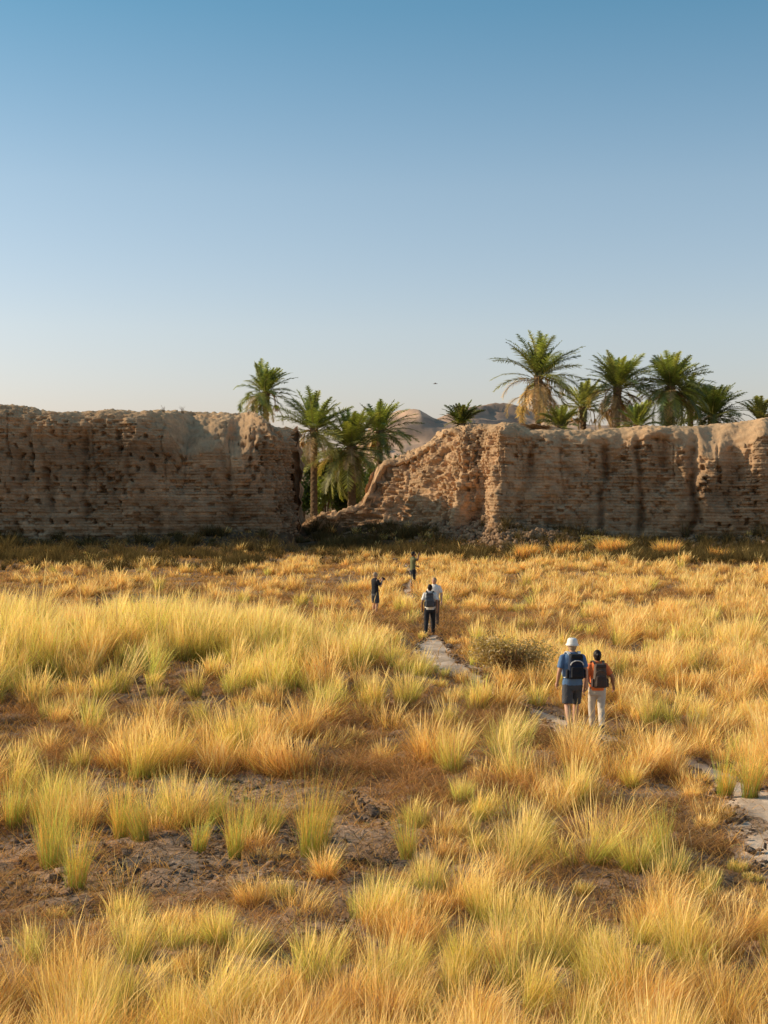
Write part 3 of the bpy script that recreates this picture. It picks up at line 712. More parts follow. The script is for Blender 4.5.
bush(334, 122, ZD(447, 122), 2.8, 'broad bush in deep shade behind the two palm trunks', (.02, .035, .01), (.13, .17, .03), 8600, 13, group=BG)
bush(385, 124, ZD(452, 124), 2.6, 'green bush right of the gap palms beside the broken wall', (.03, .05, .012), (.13, .18, .035), 5600, 14, group=BG)
bush(408, 132, ZD(449, 132), 2.4, 'flat-topped green bush above the crumbling wall, in front of the hill', (.04, .06, .015), (.28, .32, .07), 4200, 15, group=BG)
bush(298, 126, ZD(462, 126), 2.2, 'tall dark bush filling the space just right of the left wall end', (.03, .05, .012), (.12, .17, .03), 5200, 18, group=BG)
bush(350, 133, ZD(444, 133), 4.2, 'wide green thicket farthest back behind the gap palms', (.03, .05, .012), (.20, .26, .05), 12000, 19, group=BG)
bush(388, 119, ZD(478, 119), 1.7, 'low shaded bush at the foot of the bushy palm, beside the broken wall', (.02, .035, .01), (.09, .13, .025), 4200, 20, group=BG)
# the dry shrub by the path
x, y = W(513, 690)
bush(513, y, 1.25, 1.15, 'round olive-brown dry shrub in golden grass right of the path', (.26, .17, .06), (.58, .41, .17), 8500, 16, name='dry_shrub', size=.035, nblob=16, cat='shrub', twig=60)
bush(600, 92.3, ZD(535, 92), 1.6, 'sunlit straw-coloured shrub at the foot of the right wall', (.20, .14, .04), (.50, .36, .12), 2600, 17, name='dry_shrub', size=.08, nblob=10, cat='shrub', twig=40)
for i, (u, lab) in enumerate([(164, 'left one of two tiny dry weeds on top of the left wall'), (183, 'right one of two tiny dry weeds on top of the left wall')]):
    r = empty('dry_weed', (XD(u, 99.5), 99.5, ZD(410, 99.5) - .15)); tag(r, lab, 'weed', 'dry weeds on top of the left wall')
    link('stem', stems(10, .5, .3, 70 + i, .012), M['twig'], r)

# ------------------------------------------------------------------ date palms
def frond(r, base, az, el0, L, droop, green, wind, nl=30, lw=.10):
    """rachis + two rows of leaflets; returns verts, tris, colours"""
    seg = 12; p = np.array(base, float); pts = [p.copy()]; dirs = []
    for i in range(seg):
        e = el0 - droop * ((i + .5) / seg) ** 1.35
        d = np.array([math.cos(e) * math.cos(az), math.cos(e) * math.sin(az), math.sin(e)]) + np.array([wind, 0, 0]) * ((i + 1) / seg)
        d /= np.linalg.norm(d); p = p + d * L / seg; pts.append(p.copy()); dirs.append(d)
    dirs.append(dirs[-1]); pts = np.array(pts); dirs = np.array(dirs)
    t = np.linspace(.16, 1, nl); q = t * seg
    P0 = np.stack([np.interp(q, np.arange(seg + 1), pts[:, k]) for k in range(3)], 1)
    Dr = np.stack([np.interp(q, np.arange(seg + 1), dirs[:, k]) for k in range(3)], 1); Dr /= np.linalg.norm(Dr, axis=1)[:, None]
    up = np.array([0, 0, 1.0]); side = np.cross(Dr, up); sn = np.linalg.norm(side, axis=1)[:, None]
    side = np.where(sn > .15, side / np.maximum(sn, .15), np.array([-math.sin(az), math.cos(az), 0])); nrm = np.cross(side, Dr)
    ll = L * .21 * np.clip(np.sin(math.pi * (t * .82 + .14)) ** .6, .2, 1)
    vs, cs = [], []
    twist = r.normal(0, .25)
    for sg in (-1, 1):
        fwd = r.uniform(.5, .95, nl)[:, None]; lift = (r.uniform(.1, .6, nl) + twist * sg)[:, None]
        ld = side * sg + Dr * fwd + nrm * lift + np.array([0, 0, -.15]); ld /= np.linalg.norm(ld, axis=1)[:, None]
        tip = P0 + ld * (ll * r.uniform(.8, 1.15, nl))[:, None] + np.array([0, 0, -1]) * (ll * .18)[:, None]
        hw = Dr * lw * .5
        vs.append(np.stack([P0 - hw, P0 + hw, P0 * .4 + tip * .6 + hw * .6, tip], 1).reshape(-1, 3))
    V = np.concatenate(vs); n = len(V) // 4
    T = (np.array([[0, 1, 2], [0, 2, 3]])[None] + 4 * np.arange(n)[:, None, None]).reshape(-1, 3)
    c = np.array(green) * r.uniform(.5, 1.5) + np.array([.16, .12, .04]) * r.random() ** 3
    C = np.tile(c, (len(V), 1)) * r.uniform(.75, 1.25, (n, 1)).repeat(4, 0); C[3::4] *= 1.5; C[0::4] *= .6; C[1::4] *= .6
    # rachis ribbon, three-sided
    w = np.linspace(.05, .012, seg + 1)[:, None]
    s1 = np.cross(dirs, up); s1 = s1 / np.maximum(np.linalg.norm(s1, axis=1)[:, None], .15)
    n1 = np.cross(s1, dirs)
    rv = np.stack([pts - s1 * w, pts + s1 * w, pts - n1 * w], 1).reshape(-1, 3)
    rt = []
    for i in range(seg):
        for a in range(3):
            b = (a + 1) % 3; rt += [[3 * i + a, 3 * i + b, 3 * i + 3 + b], [3 * i + a, 3 * i + 3 + b, 3 * i + 3 + a]]
    rc = np.tile(np.array([.30, .27, .09]) if green[1] > green[0] * .9 else np.array([.30, .2, .1]), (len(rv), 1))
    return join([(V, T, C), (rv, np.array(rt), rc)])
def palm_trunk(H, r0, r1, lean, seed):
    r = np.random.default_rng(seed); bm = bmesh.new()
    rows = int(H / .11); seg = 16; rings = []
    for i in range(rows + 1):
        t = i / rows; z = H * t - .3 * (1 - t)
        rr = r0 * (1 - t) + r1 * t + .08 * max(0, 1 - t * 9) + .10 * sstep(.82, 1, t)
        ring = []
        for k in range(seg):
            boss = .045 * (((k + (i // 2) % 2 * 2) % 4) < 2) * (1 if i % 2 else .3) * (1 + 1.3 * sstep(.7, 1, t))
            a = k * 2 * math.pi / seg
            ra = rr + boss + r.normal(0, .008)
            ring.append(bm.verts.new((lean * t * t * H * .1 + math.cos(a) * ra, math.sin(a) * ra, z)))
        rings.append(ring)
    for a, b in zip(rings[:-1], rings[1:]):
        for k in range(seg): bm.faces.new((a[k], a[(k + 1) % seg], b[(k + 1) % seg], b[k]))
    bm.faces.new(rings[-1])
    me = bpy.data.meshes.new('trunk'); bm.to_mesh(me); bm.free(); return me
def palm(u, d, v_c, L, label, seed, nf=64, wind=0.0, dead=10, lo=-.55, green=(.085, .125, .035), r0=.27, lean=0.0, droop=.95, fruit=True):
    L = L * 1.17; nf = int(nf * 1.25); green = tuple(np.array(green) * np.array([2.25, 1.7, 1.25]))
    """v_c: pixel height of the crown's heart"""
    r = np.random.default_rng(seed); x = XD(u, d); H = ZD(v_c, d); z0 = gz(x, d)
    H -= z0
    root = empty('date_palm', (x - lean * H * .1, d, z0)); tag(root, label, 'palm tree', 'date palms behind the walls')
    link('trunk', palm_trunk(H, r0, r0 * .8, lean, seed), M['trunk'], root)
    hx = lean * H * .1; ps = []
    tilt_x, tilt_y = r.normal(0, .16, 2); droop = droop * r.uniform(.75, 1.25); skip = r.uniform(0, 6.28)
    for i in range(nf):
        f = (i + .5) / nf
        if r.random() < .10 or (f > .35 and math.cos(i * 2.39996 - skip) > .93): continue
        az = i * 2.39996 + r.normal(0, .15)
        el = R(88) * (1 - f) ** .62 + lo * f ** 1.3 + r.normal(0, .07)
        el += tilt_x * math.cos(az) + tilt_y * math.sin(az)
        dr = droop * (.30 + 1.05 * f) + r.normal(0, .13)
        l = L * (.62 + .38 * min(1, f * 2.2)) * r.uniform(.86, 1.08)
        b = np.array([hx + math.cos(az) * .12, math.sin(az) * .12, H - .35 * f])
        g = np.array(green) * (1.25 - .45 * f) ; g = g + np.array([.05, .03, 0]) * (f > .8)
        ps.append(frond(r, b, az, el, l, dr, g, wind, nl=32))
    V, T, C = join(ps); link('crown', np_mesh('crown', V, T, C), M['palm'], root)
    if dead:
        ps = []
        for i in range(dead):
            az = r.uniform(0, 6.28)
            ps.append(frond(r, np.array([hx + math.cos(az) * .2, math.sin(az) * .2, H - r.uniform(.3, 1.0 if dead < 25 else 2.0)]), az, r.uniform(-.8, .45), L * r.uniform(.45, .9), r.uniform(1.1, 1.7) if dead < 25 else r.uniform(1.6, 2.2), (.62, .40, .18), wind * .3, nl=26, lw=.07))
        V, T, C = join(ps); link('dead_fronds', np_mesh('dead_fronds', V, T, C), M['palm'], root)
    if fruit:
        bm = bmesh.new()
        for i in range(6):
            az = r.uniform(0, 6.28); c, s_ = math.cos(az), math.sin(az)
            p = [Vector((hx + c * a, s_ * a, H - .3 + b)) for a, b in ((.15, 0), (.6, .15), (.95, -.2), (1.05, -.8))]
            tube(bm, p, [.03, .03, .03, .02], 5)
            for k in range(9):
                e = Vector((r.normal(0, .14), r.normal(0, .14), -r.uniform(.3, .7)))
                tube(bm, [p[-1], p[-1] + e * .5, p[-1] + e], [.014, .02, .012], 4)
        me = bpy.data.meshes.new('fruit_stalks'); bm.to_mesh(me); bm.free()
        link('fruit_stalks', me, M['fruit'], root)
    return root
M['fruit'] = simple('fruit_stalks', (0.42, 0.22, 0.06), scale=8)
palm(266, 122, 392, 2.9, 'wind-blown date palm rising behind the end of the left wall, leftmost of all', 21, nf=52, wind=.55, dead=5)
palm(314, 117, 428, 3.3, 'date palm in the gap with a bare trunk seen down to the ground', 22, nf=52, wind=.12, dead=10, lo=-.6, r0=.29)
palm(352, 117, 446, 3.8, 'bushy low date palm in the gap with fronds hanging over its trunk', 23, nf=66, wind=.1, dead=16, lo=-1.1, r0=.36, green=(.11, .15, .035))
palm(380, 123, 430, 3.1, 'date palm crown standing behind the bushy low palm in the gap', 24, nf=50, wind=.15, dead=6)
palm(461, 122, 422, 1.9, 'small dark date palm crown just over the broken wall, in front of the hills', 25, nf=40, dead=0, lo=.1, fruit=False, green=(.05, .075, .02))
palm(538, 118, 376, 3.7, 'tallest date palm right of the gap with a long skirt of brown dead fronds', 26, nf=54, wind=.04, dead=46, lo=-.15, droop=1.15)
palm(583, 128, 406, 2.7, 'pale small date palm between the tallest palm and the next tall one', 27, nf=46, dead=4, green=(.13, .17, .07), lo=-.3)
palm(560, 112, 425, 1.9, 'low date palm peeping over the right wall beside the tallest palm', 28, nf=34, dead=2, fruit=False, green=(.07, .10, .03), lo=.0)
palm(617, 119, 387, 3.2, 'tall date palm with a rust-brown skirt in the middle of the right-hand group', 29, nf=64, wind=.03, dead=44, lo=-.3)
palm(638, 113, 424, 1.9, 'low date palm over the wall top below the two full-crowned palms', 30, nf=36, dead=2, fruit=False, lo=.05)
palm(670, 118, 386, 3.3, 'full round-crowned green date palm, right neighbour of the rust-skirted palm', 31, nf=88, wind=.02, dead=12, lo=-1.0)
palm(712, 122, 415, 3.1, 'dense dark green date palm sitting low behind the right wall', 32, nf=84, dead=0, lo=-.6, green=(.045, .07, .02))
palm(760, 120, 420, 2.3, 'small date palm at the right edge with upright fronds', 33, nf=30, dead=0, lo=.45, fruit=False, green=(.12, .15, .05))
palm(690, 125, 402, 2.5, 'shaded date palm half hidden between the round-crowned palm and the dark low one', 34, nf=50, dead=0, lo=-.5, green=(.05, .075, .022))

# ------------------------------------------------------------------ bird
def bird():
    root = empty('bird', (XD(435, 90), 90, ZD(384, 90))); root.scale = (.7,) * 3; tag(root, 'small dark bird gliding in the sky above the gap', 'bird')
    bm = bmesh.new()
    tube(bm, [Vector((-.2, 0, 0)), Vector((-.1, 0, .01)), Vector((0, 0, .015)), Vector((.1, 0, .01)), Vector((.15, 0, .02)), Vector((.2, 0, .01)), Vector((.23, 0, 0))],
         [.012, .03, .045, .035, .025, .022, .004], 8)
    for s in (-1, 1):
        pts = [Vector((.08, s * .03, .02)), Vector((-.04, s * .03, .02)), Vector((-.05, s * .2, .08)), Vector((.07, s * .2, .085)), Vector((-.06, s * .40, .06)), Vector((.0, s * .38, .065))]
        v = [bm.verts.new(p) for p in pts]
        bm.faces.new((v[0], v[1], v[2], v[3])); bm.faces.new((v[3], v[2], v[4], v[5]))
    v = [bm.verts.new(p) for p in (Vector((-.18, 0, 0)), Vector((-.3, .05, 0)), Vector((-.3, -.05, 0)))]; bm.faces.new(v)
    me = bpy.data.meshes.new('bird'); bm.to_mesh(me); bm.free()
    link('body', me, M['bird'], root)
M['bird'] = simple('bird_feathers', (0.42, 0.40, 0.38))
bird()

# ------------------------------------------------------------------ people
def loft(bm, secs, seg=24, cap=True):
    """secs: (x, y, z, rx, ry)"""
    rings = []
    for (x, y, z, rx, ry) in secs:
        rings.append([bm.verts.new((x + rx * math.cos(k * 2 * math.pi / seg), y + ry * math.sin(k * 2 * math.pi / seg), z)) for k in range(seg)])
    for a, b in zip(rings[:-1], rings[1:]):
        for k in range(seg): bm.faces.new((a[k], a[(k + 1) % seg], b[(k + 1) % seg], b[k]))
    if cap: bm.faces.new(rings[0][::-1]); bm.faces.new(rings[-1])
def limb(bm, pts, rad, seg=14):
    """closed tapered limb with rounded ends through its joints"""
    P_ = [Vector(p) for p in pts]; out = []; rr = []
    d0 = (P_[0] - P_[1]).normalized(); d1 = (P_[-1] - P_[-2]).normalized()
    for a in (.98, .8, .45): out.append(P_[0] + d0 * rad[0] * a); rr.append(rad[0] * math.sqrt(max(0.02, 1 - a * a)))
    for i in range(len(P_)):
        out.append(P_[i]); rr.append(rad[i])
    for a in (.45, .8, .98): out.append(P_[-1] + d1 * rad[-1] * a); rr.append(rad[-1] * math.sqrt(max(0.02, 1 - a * a)))
    tube(bm, out, rr, seg)
def ball(bm, c, r3, u=20, v=14):
    ret = bmesh.ops.create_uvsphere(bm, u_segments=u, v_segments=v, radius=1.0)
    for w in ret['verts']: w.co = Vector((w.co.x * r3[0] + c[0], w.co.y * r3[1] + c[1], w.co.z * r3[2] + c[2]))
def fuse(bm, voxel, smooth=3):
    bmesh.ops.recalc_face_normals(bm, faces=bm.faces)
    me = bpy.data.meshes.new('tmp'); bm.to_mesh(me); bm.free()
    o = bpy.data.objects.new('tmp', me); COL.objects.link(o)
    m = o.modifiers.new('r', 'REMESH'); m.mode = 'VOXEL'; m.voxel_size = voxel
    s = o.modifiers.new('s', 'SMOOTH'); s.iterations = smooth; s.factor = .5
    dg = bpy.context.evaluated_depsgraph_get()
    res = bpy.data.meshes.new_from_object(o.evaluated_get(dg))
    bpy.data.objects.remove(o); bpy.data.meshes.remove(me)
    res.polygons.foreach_set('use_smooth', np.ones(len(res.polygons), bool))
    return res
def cut_below(bm): pass

def person(loc, rz, label, scale, pose, skin, shirt, legs, legs_kind, hair, hat=None, shoe=(.08, .07, .06), hair_kind='short', slim=1.0):
    """local frame: faces +y. pose: joints for hands, elbows, knees, ankles"""
    root = empty('person', loc, rz); root.scale = (scale,) * 3
    tag(root, label, 'person')
    w = slim
    J = dict(shL=(-.165 * w, 0, 1.415), shR=(.165 * w, 0, 1.415), elL=(-.25, -.03, 1.17), elR=(.25, -.03, 1.17), wrL=(-.27, .05, .93), wrR=(.27, .05, .93),
             hipL=(-.09, 0, .93), hipR=(.09, 0, .93), knL=(-.10, .03, .50), knR=(.10, .03, .50), anL=(-.10, 0, .09), anR=(.10, 0, .09), head=(0, .025, 1.625))
    J.update(pose); hd = Vector(J['head'])
    # body: one surface
    bm = bmesh.new()
    torso = [(0, 0, .86, .13, .10), (0, 0, .94, .165 * w, .115), (0, 0, 1.05, .145 * w, .10), (0, 0, 1.18, .15 * w, .105), (0, 0, 1.32, .175 * w, .115), (0, 0, 1.40, .16 * w, .105), (0, 0, 1.45, .12 * w, .08), (0, 0, 1.49, .06, .055)]
    loft(bm, torso)
    limb(bm, [(0, -.005, 1.44), tuple(hd + Vector((0, -.02, -.09)))], [.062, .055])
    ball(bm, hd, (.076, .096, .112)); ball(bm, hd + Vector((0, .035, -.06)), (.052, .058, .058)); 
    ball(bm, hd + Vector((0, .102, -.015)), (.013, .02, .024), 10, 8)
    for s in (-1, 1): ball(bm, hd + Vector((s * .078, -.005, -.01)), (.012, .022, .032), 10, 8)
    hands = []
    for sd in ('L', 'R'):
        s = -1 if sd == 'L' else 1
        sh, el, wr = Vector(J['sh' + sd]), Vector(J['el' + sd]), Vector(J['wr' + sd])
        limb(bm, [sh, sh.lerp(el, .4), el, el.lerp(wr, .35), wr], [.056, .050, .040, .041, .027])
        fd = (wr - el).normalized(); palm_c = wr + fd * .05
        sidev = Vector((0, 1, 0)) - fd * fd.y; sidev.normalize()
        tube(bm, [wr - fd * .01, wr + fd * .03, wr + fd * .085], [.026, .036, .034], 10)
        hands.append((wr, fd, sidev, s))
        hp_, kn, an = Vector(J['hip' + sd]), Vector(J['kn' + sd]), Vector(J['an' + sd])
        limb(bm, [hp_, hp_.lerp(kn, .4), kn, kn.lerp(an, .3) + Vector((0, -.015, 0)), an], [.092, .080, .056, .058, .037])
        limb(bm, [an + Vector((0, -.03, -.045)), an + Vector((0, .14, -.055))], [.036, .030])
    me = fuse(bm, .011, 2)
    bm = bmesh.new(); bm.from_mesh(me); bpy.data.meshes.remove(me)
    for wr, fd, sv, s in hands:                     # fingers, curled, unequal; the thumb leaves the side
        inw = fd.cross(sv) * 1.0
        if inw.x * s > 0: inw = -inw
        for k, (o_, L_) in enumerate(((-.027, .058), (-.009, .072), (.010, .078), (.028, .070))):
            b = wr + fd * .085 + sv * o_
            p1 = b + fd * L_ * .45 + inw * .006; p2 = p1 + fd * L_ * .3 + inw * .018; p3 = p2 + fd * L_ * .12 + inw * .024
            tube(bm, [b - fd * .02, b, p1, p2, p3], [.010, .0095, .009, .008, .006], 7)
        b = wr + fd * .03 + sv * .028
        tube(bm, [b - sv * .01, b + sv * .018 + fd * .015, b + sv * .03 + fd * .045, b + sv * .028 + fd * .068 + inw * .01], [.013, .012, .010, .007], 7)
    me = bpy.data.meshes.new('body'); bm.to_mesh(me); bm.free()
    me.polygons.foreach_set('use_smooth', np.ones(len(me.polygons), bool))
    link('body', me, skin, root)
    # eyes and mouth
    for s in (-1, 1):
        bm = bmesh.new(); ball(bm, hd + Vector((s * .030, .086, .012)), (.011, .010, .007), 10, 8)
        me = bpy.data.meshes.new('eye'); bm.to_mesh(me); bm.free(); link('eye', me, M['eye'], root, True)
    bm = bmesh.new(); ball(bm, hd + Vector((0, .089, -.062)), (.022, .008, .006), 10, 8)
    me = bpy.data.meshes.new('mouth'); bm.to_mesh(me); bm.free(); link('mouth', me, M['lip'], root, True)
    # shirt
    bm = bmesh.new()
    loft(bm, [(0, -.004, .90, .178 * w, .128), (0, -.004, .98, .172 * w, .126), (0, 0, 1.08, .158 * w, .115), (0, 0, 1.2, .165 * w, .12), (0, 0, 1.33, .185 * w, .13), (0, 0, 1.41, .175 * w, .12), (0, 0, 1.455, .14 * w, .10), (0, 0, 1.49, .095 * w, .08), (0, 0, 1.515, .068, .064)])
    for sd in ('L', 'R'):
        sh, el = Vector(J['sh' + sd]), Vector(J['el' + sd])
        d = (el - sh)
        tube(bm, [sh + Vector((-.03 if sd == 'R' else .03, 0, .048)), sh + Vector((0, 0, .012)), sh + d * .12, sh + d * .4, sh + d * .78], [.028, .058, .068, .068, .067], 16)
    link('t_shirt', fuse(bm, .010, 2), shirt, root)
    # shorts or trousers
    bm = bmesh.new()
    loft(bm, [(0, 0, .80, .165, .12), (0, 0, .86, .178 * w, .130), (0, 0, .94, .172 * w, .122), (0, 0, .985, .158 * w, .115)])
    for sd in ('L', 'R'):
        hp_, kn, an = Vector(J['hip' + sd]), Vector(J['kn' + sd]), Vector(J['an' + sd])
        if legs_kind == 'shorts':
            tube(bm, [hp_ + Vector((0, 0, .02)), hp_.lerp(kn, .3), hp_.lerp(kn, .65), hp_.lerp(kn, .92)], [.10, .106, .102, .098], 18)
        else:
            tube(bm, [hp_ + Vector((0, 0, .02)), hp_.lerp(kn, .35), kn, kn.lerp(an, .35) + Vector((0, -.012, 0)), an + Vector((0, 0, .0))], [.10, .096, .074, .072, .060], 18)
    link('shorts' if legs_kind == 'shorts' else 'trousers', fuse(bm, .010, 2), legs, root)
    for sd in ('L', 'R'):
        an = Vector(J['an' + sd]); bm = bmesh.new()
        limb(bm, [an + Vector((0, -.035, -.045)), an + Vector((0, .05, -.045)), an + Vector((0, .15, -.052))], [.044, .046, .038])
        limb(bm, [an + Vector((0, -.005, .02)), an + Vector((0, -.01, -.04))], [.046, .045])
        me = fuse(bm, .010, 2)
        link('shoe', me, M['shoe'], root)
    if hair_kind != 'none':
        bm = bmesh.new()
        ball(bm, hd + Vector((0, -.014, .018)), (.086, .100, .108))
        if hair_kind == 'bun': ball(bm, hd + Vector((0, -.04, -.04)), (.074, .07, .07)); ball(bm, hd + Vector((0, -.105, .02)), (.04, .04, .04))
        if hair_kind == 'short': ball(bm, hd + Vector((0, -.045, -.03)), (.070, .055, .06))
        # leave the face open
        me = fuse(bm, .009, 1); b2 = bmesh.new(); b2.from_mesh(me)
        kill = [v_ for v_ in b2.verts if (v_.co.y - hd.y > .035 + max(0, (v_.co.z - hd.z - .06)) * 1.2) and v_.co.z < hd.z + .10]
        bmesh.ops.delete(b2, geom=kill, context='VERTS'); b2.to_mesh(me); b2.free()
        link('hair', me, hair, root)
    if hat is not None:
        bm = bmesh.new(); c = hd + Vector((0, -.005, .045))
        loft(bm, [(c.x, c.y, c.z - .035, .122, .136), (c.x, c.y, c.z - .025, .125, .139), (c.x, c.y, c.z + .005, .102, .116), (c.x, c.y, c.z + .05, .096, .108), (c.x, c.y, c.z + .085, .085, .095), (c.x, c.y, c.z + .10, .06, .07)], 28)
        me = bpy.data.meshes.new('sun_hat'); bm.to_mesh(me); bm.free()
        link('sun_hat', me, hat, root, True)
    return root
def rbox(bm, c, s, bev=.03, top=1.0):
    ret = bmesh.ops.create_cube(bm, size=1.0); vs = ret['verts']
    for v_ in vs:
        k = top if v_.co.z > 0 else 1.0
        v_.co = Vector((v_.co.x * s[0] * k + c[0], v_.co.y * s[1] * k + c[1], v_.co.z * s[2] + c[2]))
    es = set(e for v_ in vs for e in v_.link_edges)
    bmesh.ops.bevel(bm, geom=list(es), offset=bev, segments=4, affect='EDGES', profile=.6)
def backpack(loc, rz, scale, label, main, trim, strapm, h=.46, w=.30, z0=1.0):
    root = empty('backpack', loc, rz); root.scale = (scale,) * 3
    tag(root, label, 'backpack')
    yb = -.225
    bm = bmesh.new(); rbox(bm, (0, yb, z0 + h * .5), (w, .17, h), .05, .82)
    me = bpy.data.meshes.new('pack_body'); bm.to_mesh(me); bm.free(); link('pack_body', me, main, root, True)
    bm = bmesh.new(); rbox(bm, (0, yb - .105, z0 + h * .30), (w * .78, .07, h * .46), .03, .92)
    me = bpy.data.meshes.new('front_pocket'); bm.to_mesh(me); bm.free(); link('front_pocket', me, trim, root, True)
    bm = bmesh.new(); rbox(bm, (0, yb - .01, z0 + h * .965), (w * .80, .19, .075), .03, .9)
    me = bpy.data.meshes.new('lid'); bm.to_mesh(me); bm.free(); link('lid', me, trim, root, True)
    for s in (-1, 1):
        bm = bmesh.new(); rbox(bm, (s * w * .53, yb, z0 + h * .22), (.05, .12, h * .36), .02, .9)
        me = bpy.data.meshes.new('side_pocket'); bm.to_mesh(me); bm.free(); link('side_pocket', me, trim, root, True)
        bm = bmesh.new()
        pts = [(s * .07, yb + .06, z0 + h * .95), (s * .10, -.12, 1.50), (s * .115, -.02, 1.535), (s * .12, .09, 1.475), (s * .13, .135, 1.34), (s * .145, .13, 1.2), (s * .17, .06, 1.08), (s * .155, -.08, 1.03), (s * .12, yb + .05, z0 + .06)]
        pts = smooth_poly(np.array(pts), .03, 2)
        rows = []
        for i, p in enumerate(pts):
            t = pts[min(i + 1, len(pts) - 1)] - pts[max(0, i - 1)]; t = Vector(t).normalized()
            out = Vector((0, p[1], p[2] - 1.25)); out.normalize(); sx = t.cross(out).normalized()
            p = Vector(p); rows.append([bm.verts.new(p + sx * a * .026 + out * b * .006) for a, b in ((-1, -1), (1, -1), (1, 1), (-1, 1))])
        for a, b in zip(rows[:-1], rows[1:]):
            for k in range(4): bm.faces.new((a[k], a[(k + 1) % 4], b[(k + 1) % 4], b[k]))
        me = bpy.data.meshes.new('strap'); bm.to_mesh(me); bm.free(); link('strap', me, strapm, root)
    # a pale tape across the pack
    bm = bmesh.new()
    pts = [Vector((math.cos(a) * w * .40, yb - .092 - .012 * math.sin(a), z0 + h * .60 + math.sin(a) * .085)) for a in np.linspace(0, math.pi, 12)]
    tube(bm, pts, [.011] * 12, 6)
    me = bpy.data.meshes.new('reflective_piping'); bm.to_mesh(me); bm.free(); link('reflective_piping', me, strapm, root, True)
    return root
cloth = lambda n, c: simple(n, c, .9, .2, 9, .8)
M['skin_l'] = simple('light_skin', (.55, .30, .19), .6, .06, 20, spec=.3)
M['skin_d'] = simple('tanned_skin', (.30, .155, .09), .6, .06, 20, spec=.3)
M['eye'] = simple('eyes', (.05, .04, .03), .3, 0, 5); M['lip'] = simple('lips', (.36, .13, .10), .6, 0, 5)
M['shoe'] = cloth('shoes', (.10, .085, .07))
M['white'] = cloth('white_cotton', (.78, .74, .68)); M['blue'] = cloth('blue_cotton', (.11, .19, .33)); M['orange'] = cloth('orange_cotton', (.86, .22, .07))
M['charcoal'] = cloth('charcoal_cotton', (.075, .075, .082)); M['black'] = cloth('black_cloth', (.022, .023, .028)); M['cream'] = cloth('cream_linen', (.60, .52, .43))
M['navy'] = cloth('navy_nylon', (.022, .030, .055)); M['taupe'] = cloth('taupe_nylon', (.13, .095, .075)); M['dtaupe'] = cloth('dark_taupe_nylon', (.075, .055, .048))
M['olive'] = cloth('olive_cotton', (.15, .155, .07)); M['grey'] = cloth('grey_nylon', (.10, .115, .14)); M['hair_b'] = simple('dark_hair', (.018, .012, .01), .5, .2, 60)
M['hair_g'] = simple('fair_hair', (.40, .28, .17), .6, .2, 60); M['strap'] = cloth('pale_webbing', (.62, .62, .62))

def stand(u, d): 
    x = XD(u, d); return (x, d, gz(x, d) - .055)
pz = stand(573, 27.3)
walkL = dict(anL=(-.13, -.26, .18), knL=(-.115, -.05, .52), anR=(.10, .20, .09), knR=(.105, .14, .51), wrL=(-.265, .10, .93), elL=(-.25, -.01, 1.16), wrR=(.25, -.08, .93), elR=(.24, -.06, 1.17))
walkR = dict(anR=(.03, -.26, .18), knR=(.07, -.05, .52), anL=(-.05, .22, .09), knL=(-.085, .15, .51), wrR=(.36, .06, .97), elR=(.30, -.05, 1.18), wrL=(-.29, -.02, .94), elL=(-.26, -.04, 1.17))
person(pz, R(8), 'man walking away in a white sun hat, blue t-shirt and charcoal shorts', 1.03, walkL, M['skin_l'], M['blue'], M['charcoal'], 'shorts', M['hair_g'], hat=M['white'], slim=1.12)
backpack(pz, R(8), 1.03, 'navy backpack with pale straps on the back of the man in the white hat', M['navy'], M['black'], M['strap'], h=.44, w=.30, z0=1.04)
pz = stand(598, 27.8)
person(pz, R(6), 'person walking away in an orange t-shirt and cream trousers, dark hair tied up', .93, walkR, M['skin_d'], M['orange'], M['cream'], 'trousers', M['hair_b'], hair_kind='bun', slim=.98)
backpack(pz, R(6), .93, 'taupe backpack on the back of the person in the orange t-shirt', M['taupe'], M['dtaupe'], M['taupe'], h=.48, w=.29, z0=.98)
pz = stand(430, 44.6)
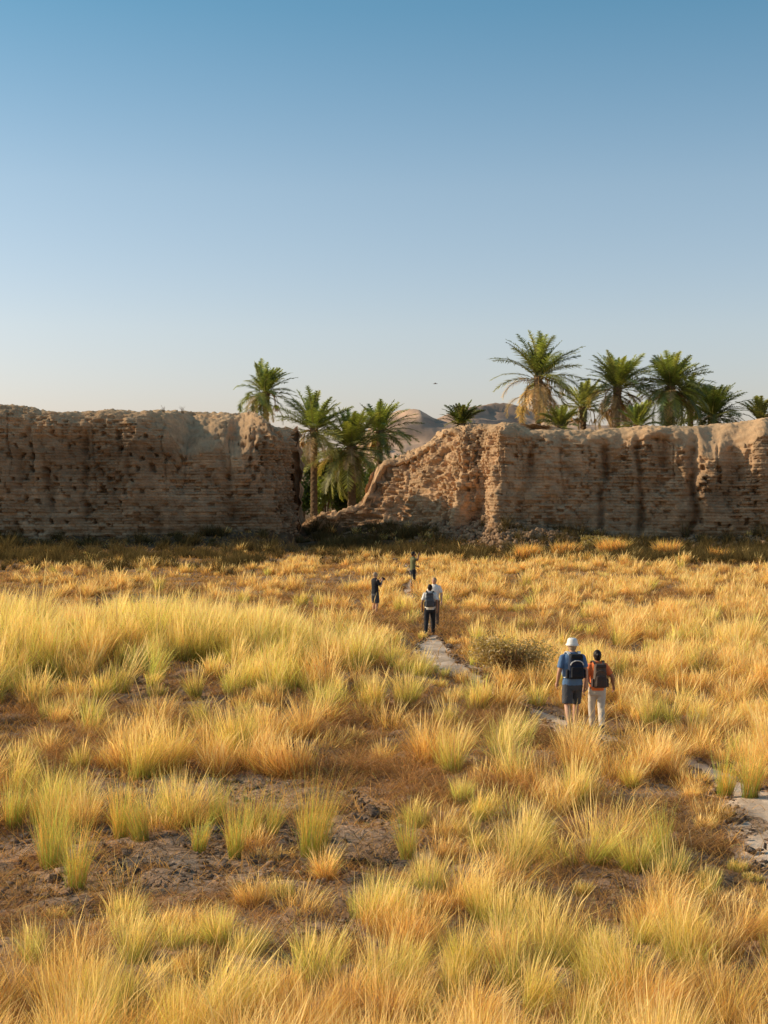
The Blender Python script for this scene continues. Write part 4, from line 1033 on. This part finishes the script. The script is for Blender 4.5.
person(pz, R(-4), 'walker on the path in white shirt and black trousers with a grey backpack', .94, walkL, M['skin_d'], M['white'], M['black'], 'trousers', M['hair_b'], slim=1.0)
backpack(pz, R(-4), .94, 'grey backpack on the back of the walker on the path in black trousers', M['grey'], M['charcoal'], M['charcoal'], h=.46, w=.30, z0=1.0)
pz = stand(434.5, 47.3)
person(pz, R(160), 'person in a white t-shirt facing the camera, half hidden behind the walker on the path', .97, dict(), M['skin_l'], M['white'], M['taupe'], 'trousers', M['hair_g'], slim=1.0, hair_kind='short')
pz = stand(375, 52)
holdp = dict(elL=(-.22, .10, 1.20), wrL=(-.07, .27, 1.40), elR=(.24, .10, 1.20), wrR=(.09, .27, 1.40))
person(pz, R(-55), 'person in black t-shirt standing in grass left of the path, holding up a camera', .93, holdp, M['skin_l'], M['black'], M['charcoal'], 'shorts', M['hair_g'], slim=1.05)
def camera_thing(pz, rz, sc, off, label):
    c = Matrix.Rotation(rz, 3, 'Z') @ Vector(off) * sc + Vector(pz)
    root = empty('handheld_camera', c, rz); root.scale = (sc,) * 3; tag(root, label, 'camera')
    bm = bmesh.new(); rbox(bm, (0, 0, .05), (.14, .06, .09), .012); rbox(bm, (0, 0, .105), (.05, .05, .03), .008, .8)
    me = bpy.data.meshes.new('camera_body'); bm.to_mesh(me); bm.free(); link('camera_body', me, M['black'], root, True)
    bm = bmesh.new(); tube(bm, [Vector((0, .02, .05)), Vector((0, .07, .05)), Vector((0, .11, .05))], [.036, .036, .040], 16)
    me = bpy.data.meshes.new('lens'); bm.to_mesh(me); bm.free(); link('lens', me, M['black'], root)
camera_thing(pz, R(-55), .93, (0.01, .36, 1.41), 'black camera held up by the person in the black t-shirt')
pz = stand(413, 64)
raise_ = dict(elR=(.21, .16, 1.36), wrR=(.10, .24, 1.58), elL=(-.24, .02, 1.17), wrL=(-.20, .20, 1.08))
person(pz, R(-78), 'person in olive shirt and black trousers near the gap, one hand raised', 1.0, raise_, M['skin_d'], M['olive'], M['black'], 'trousers', M['hair_b'], slim=.98)
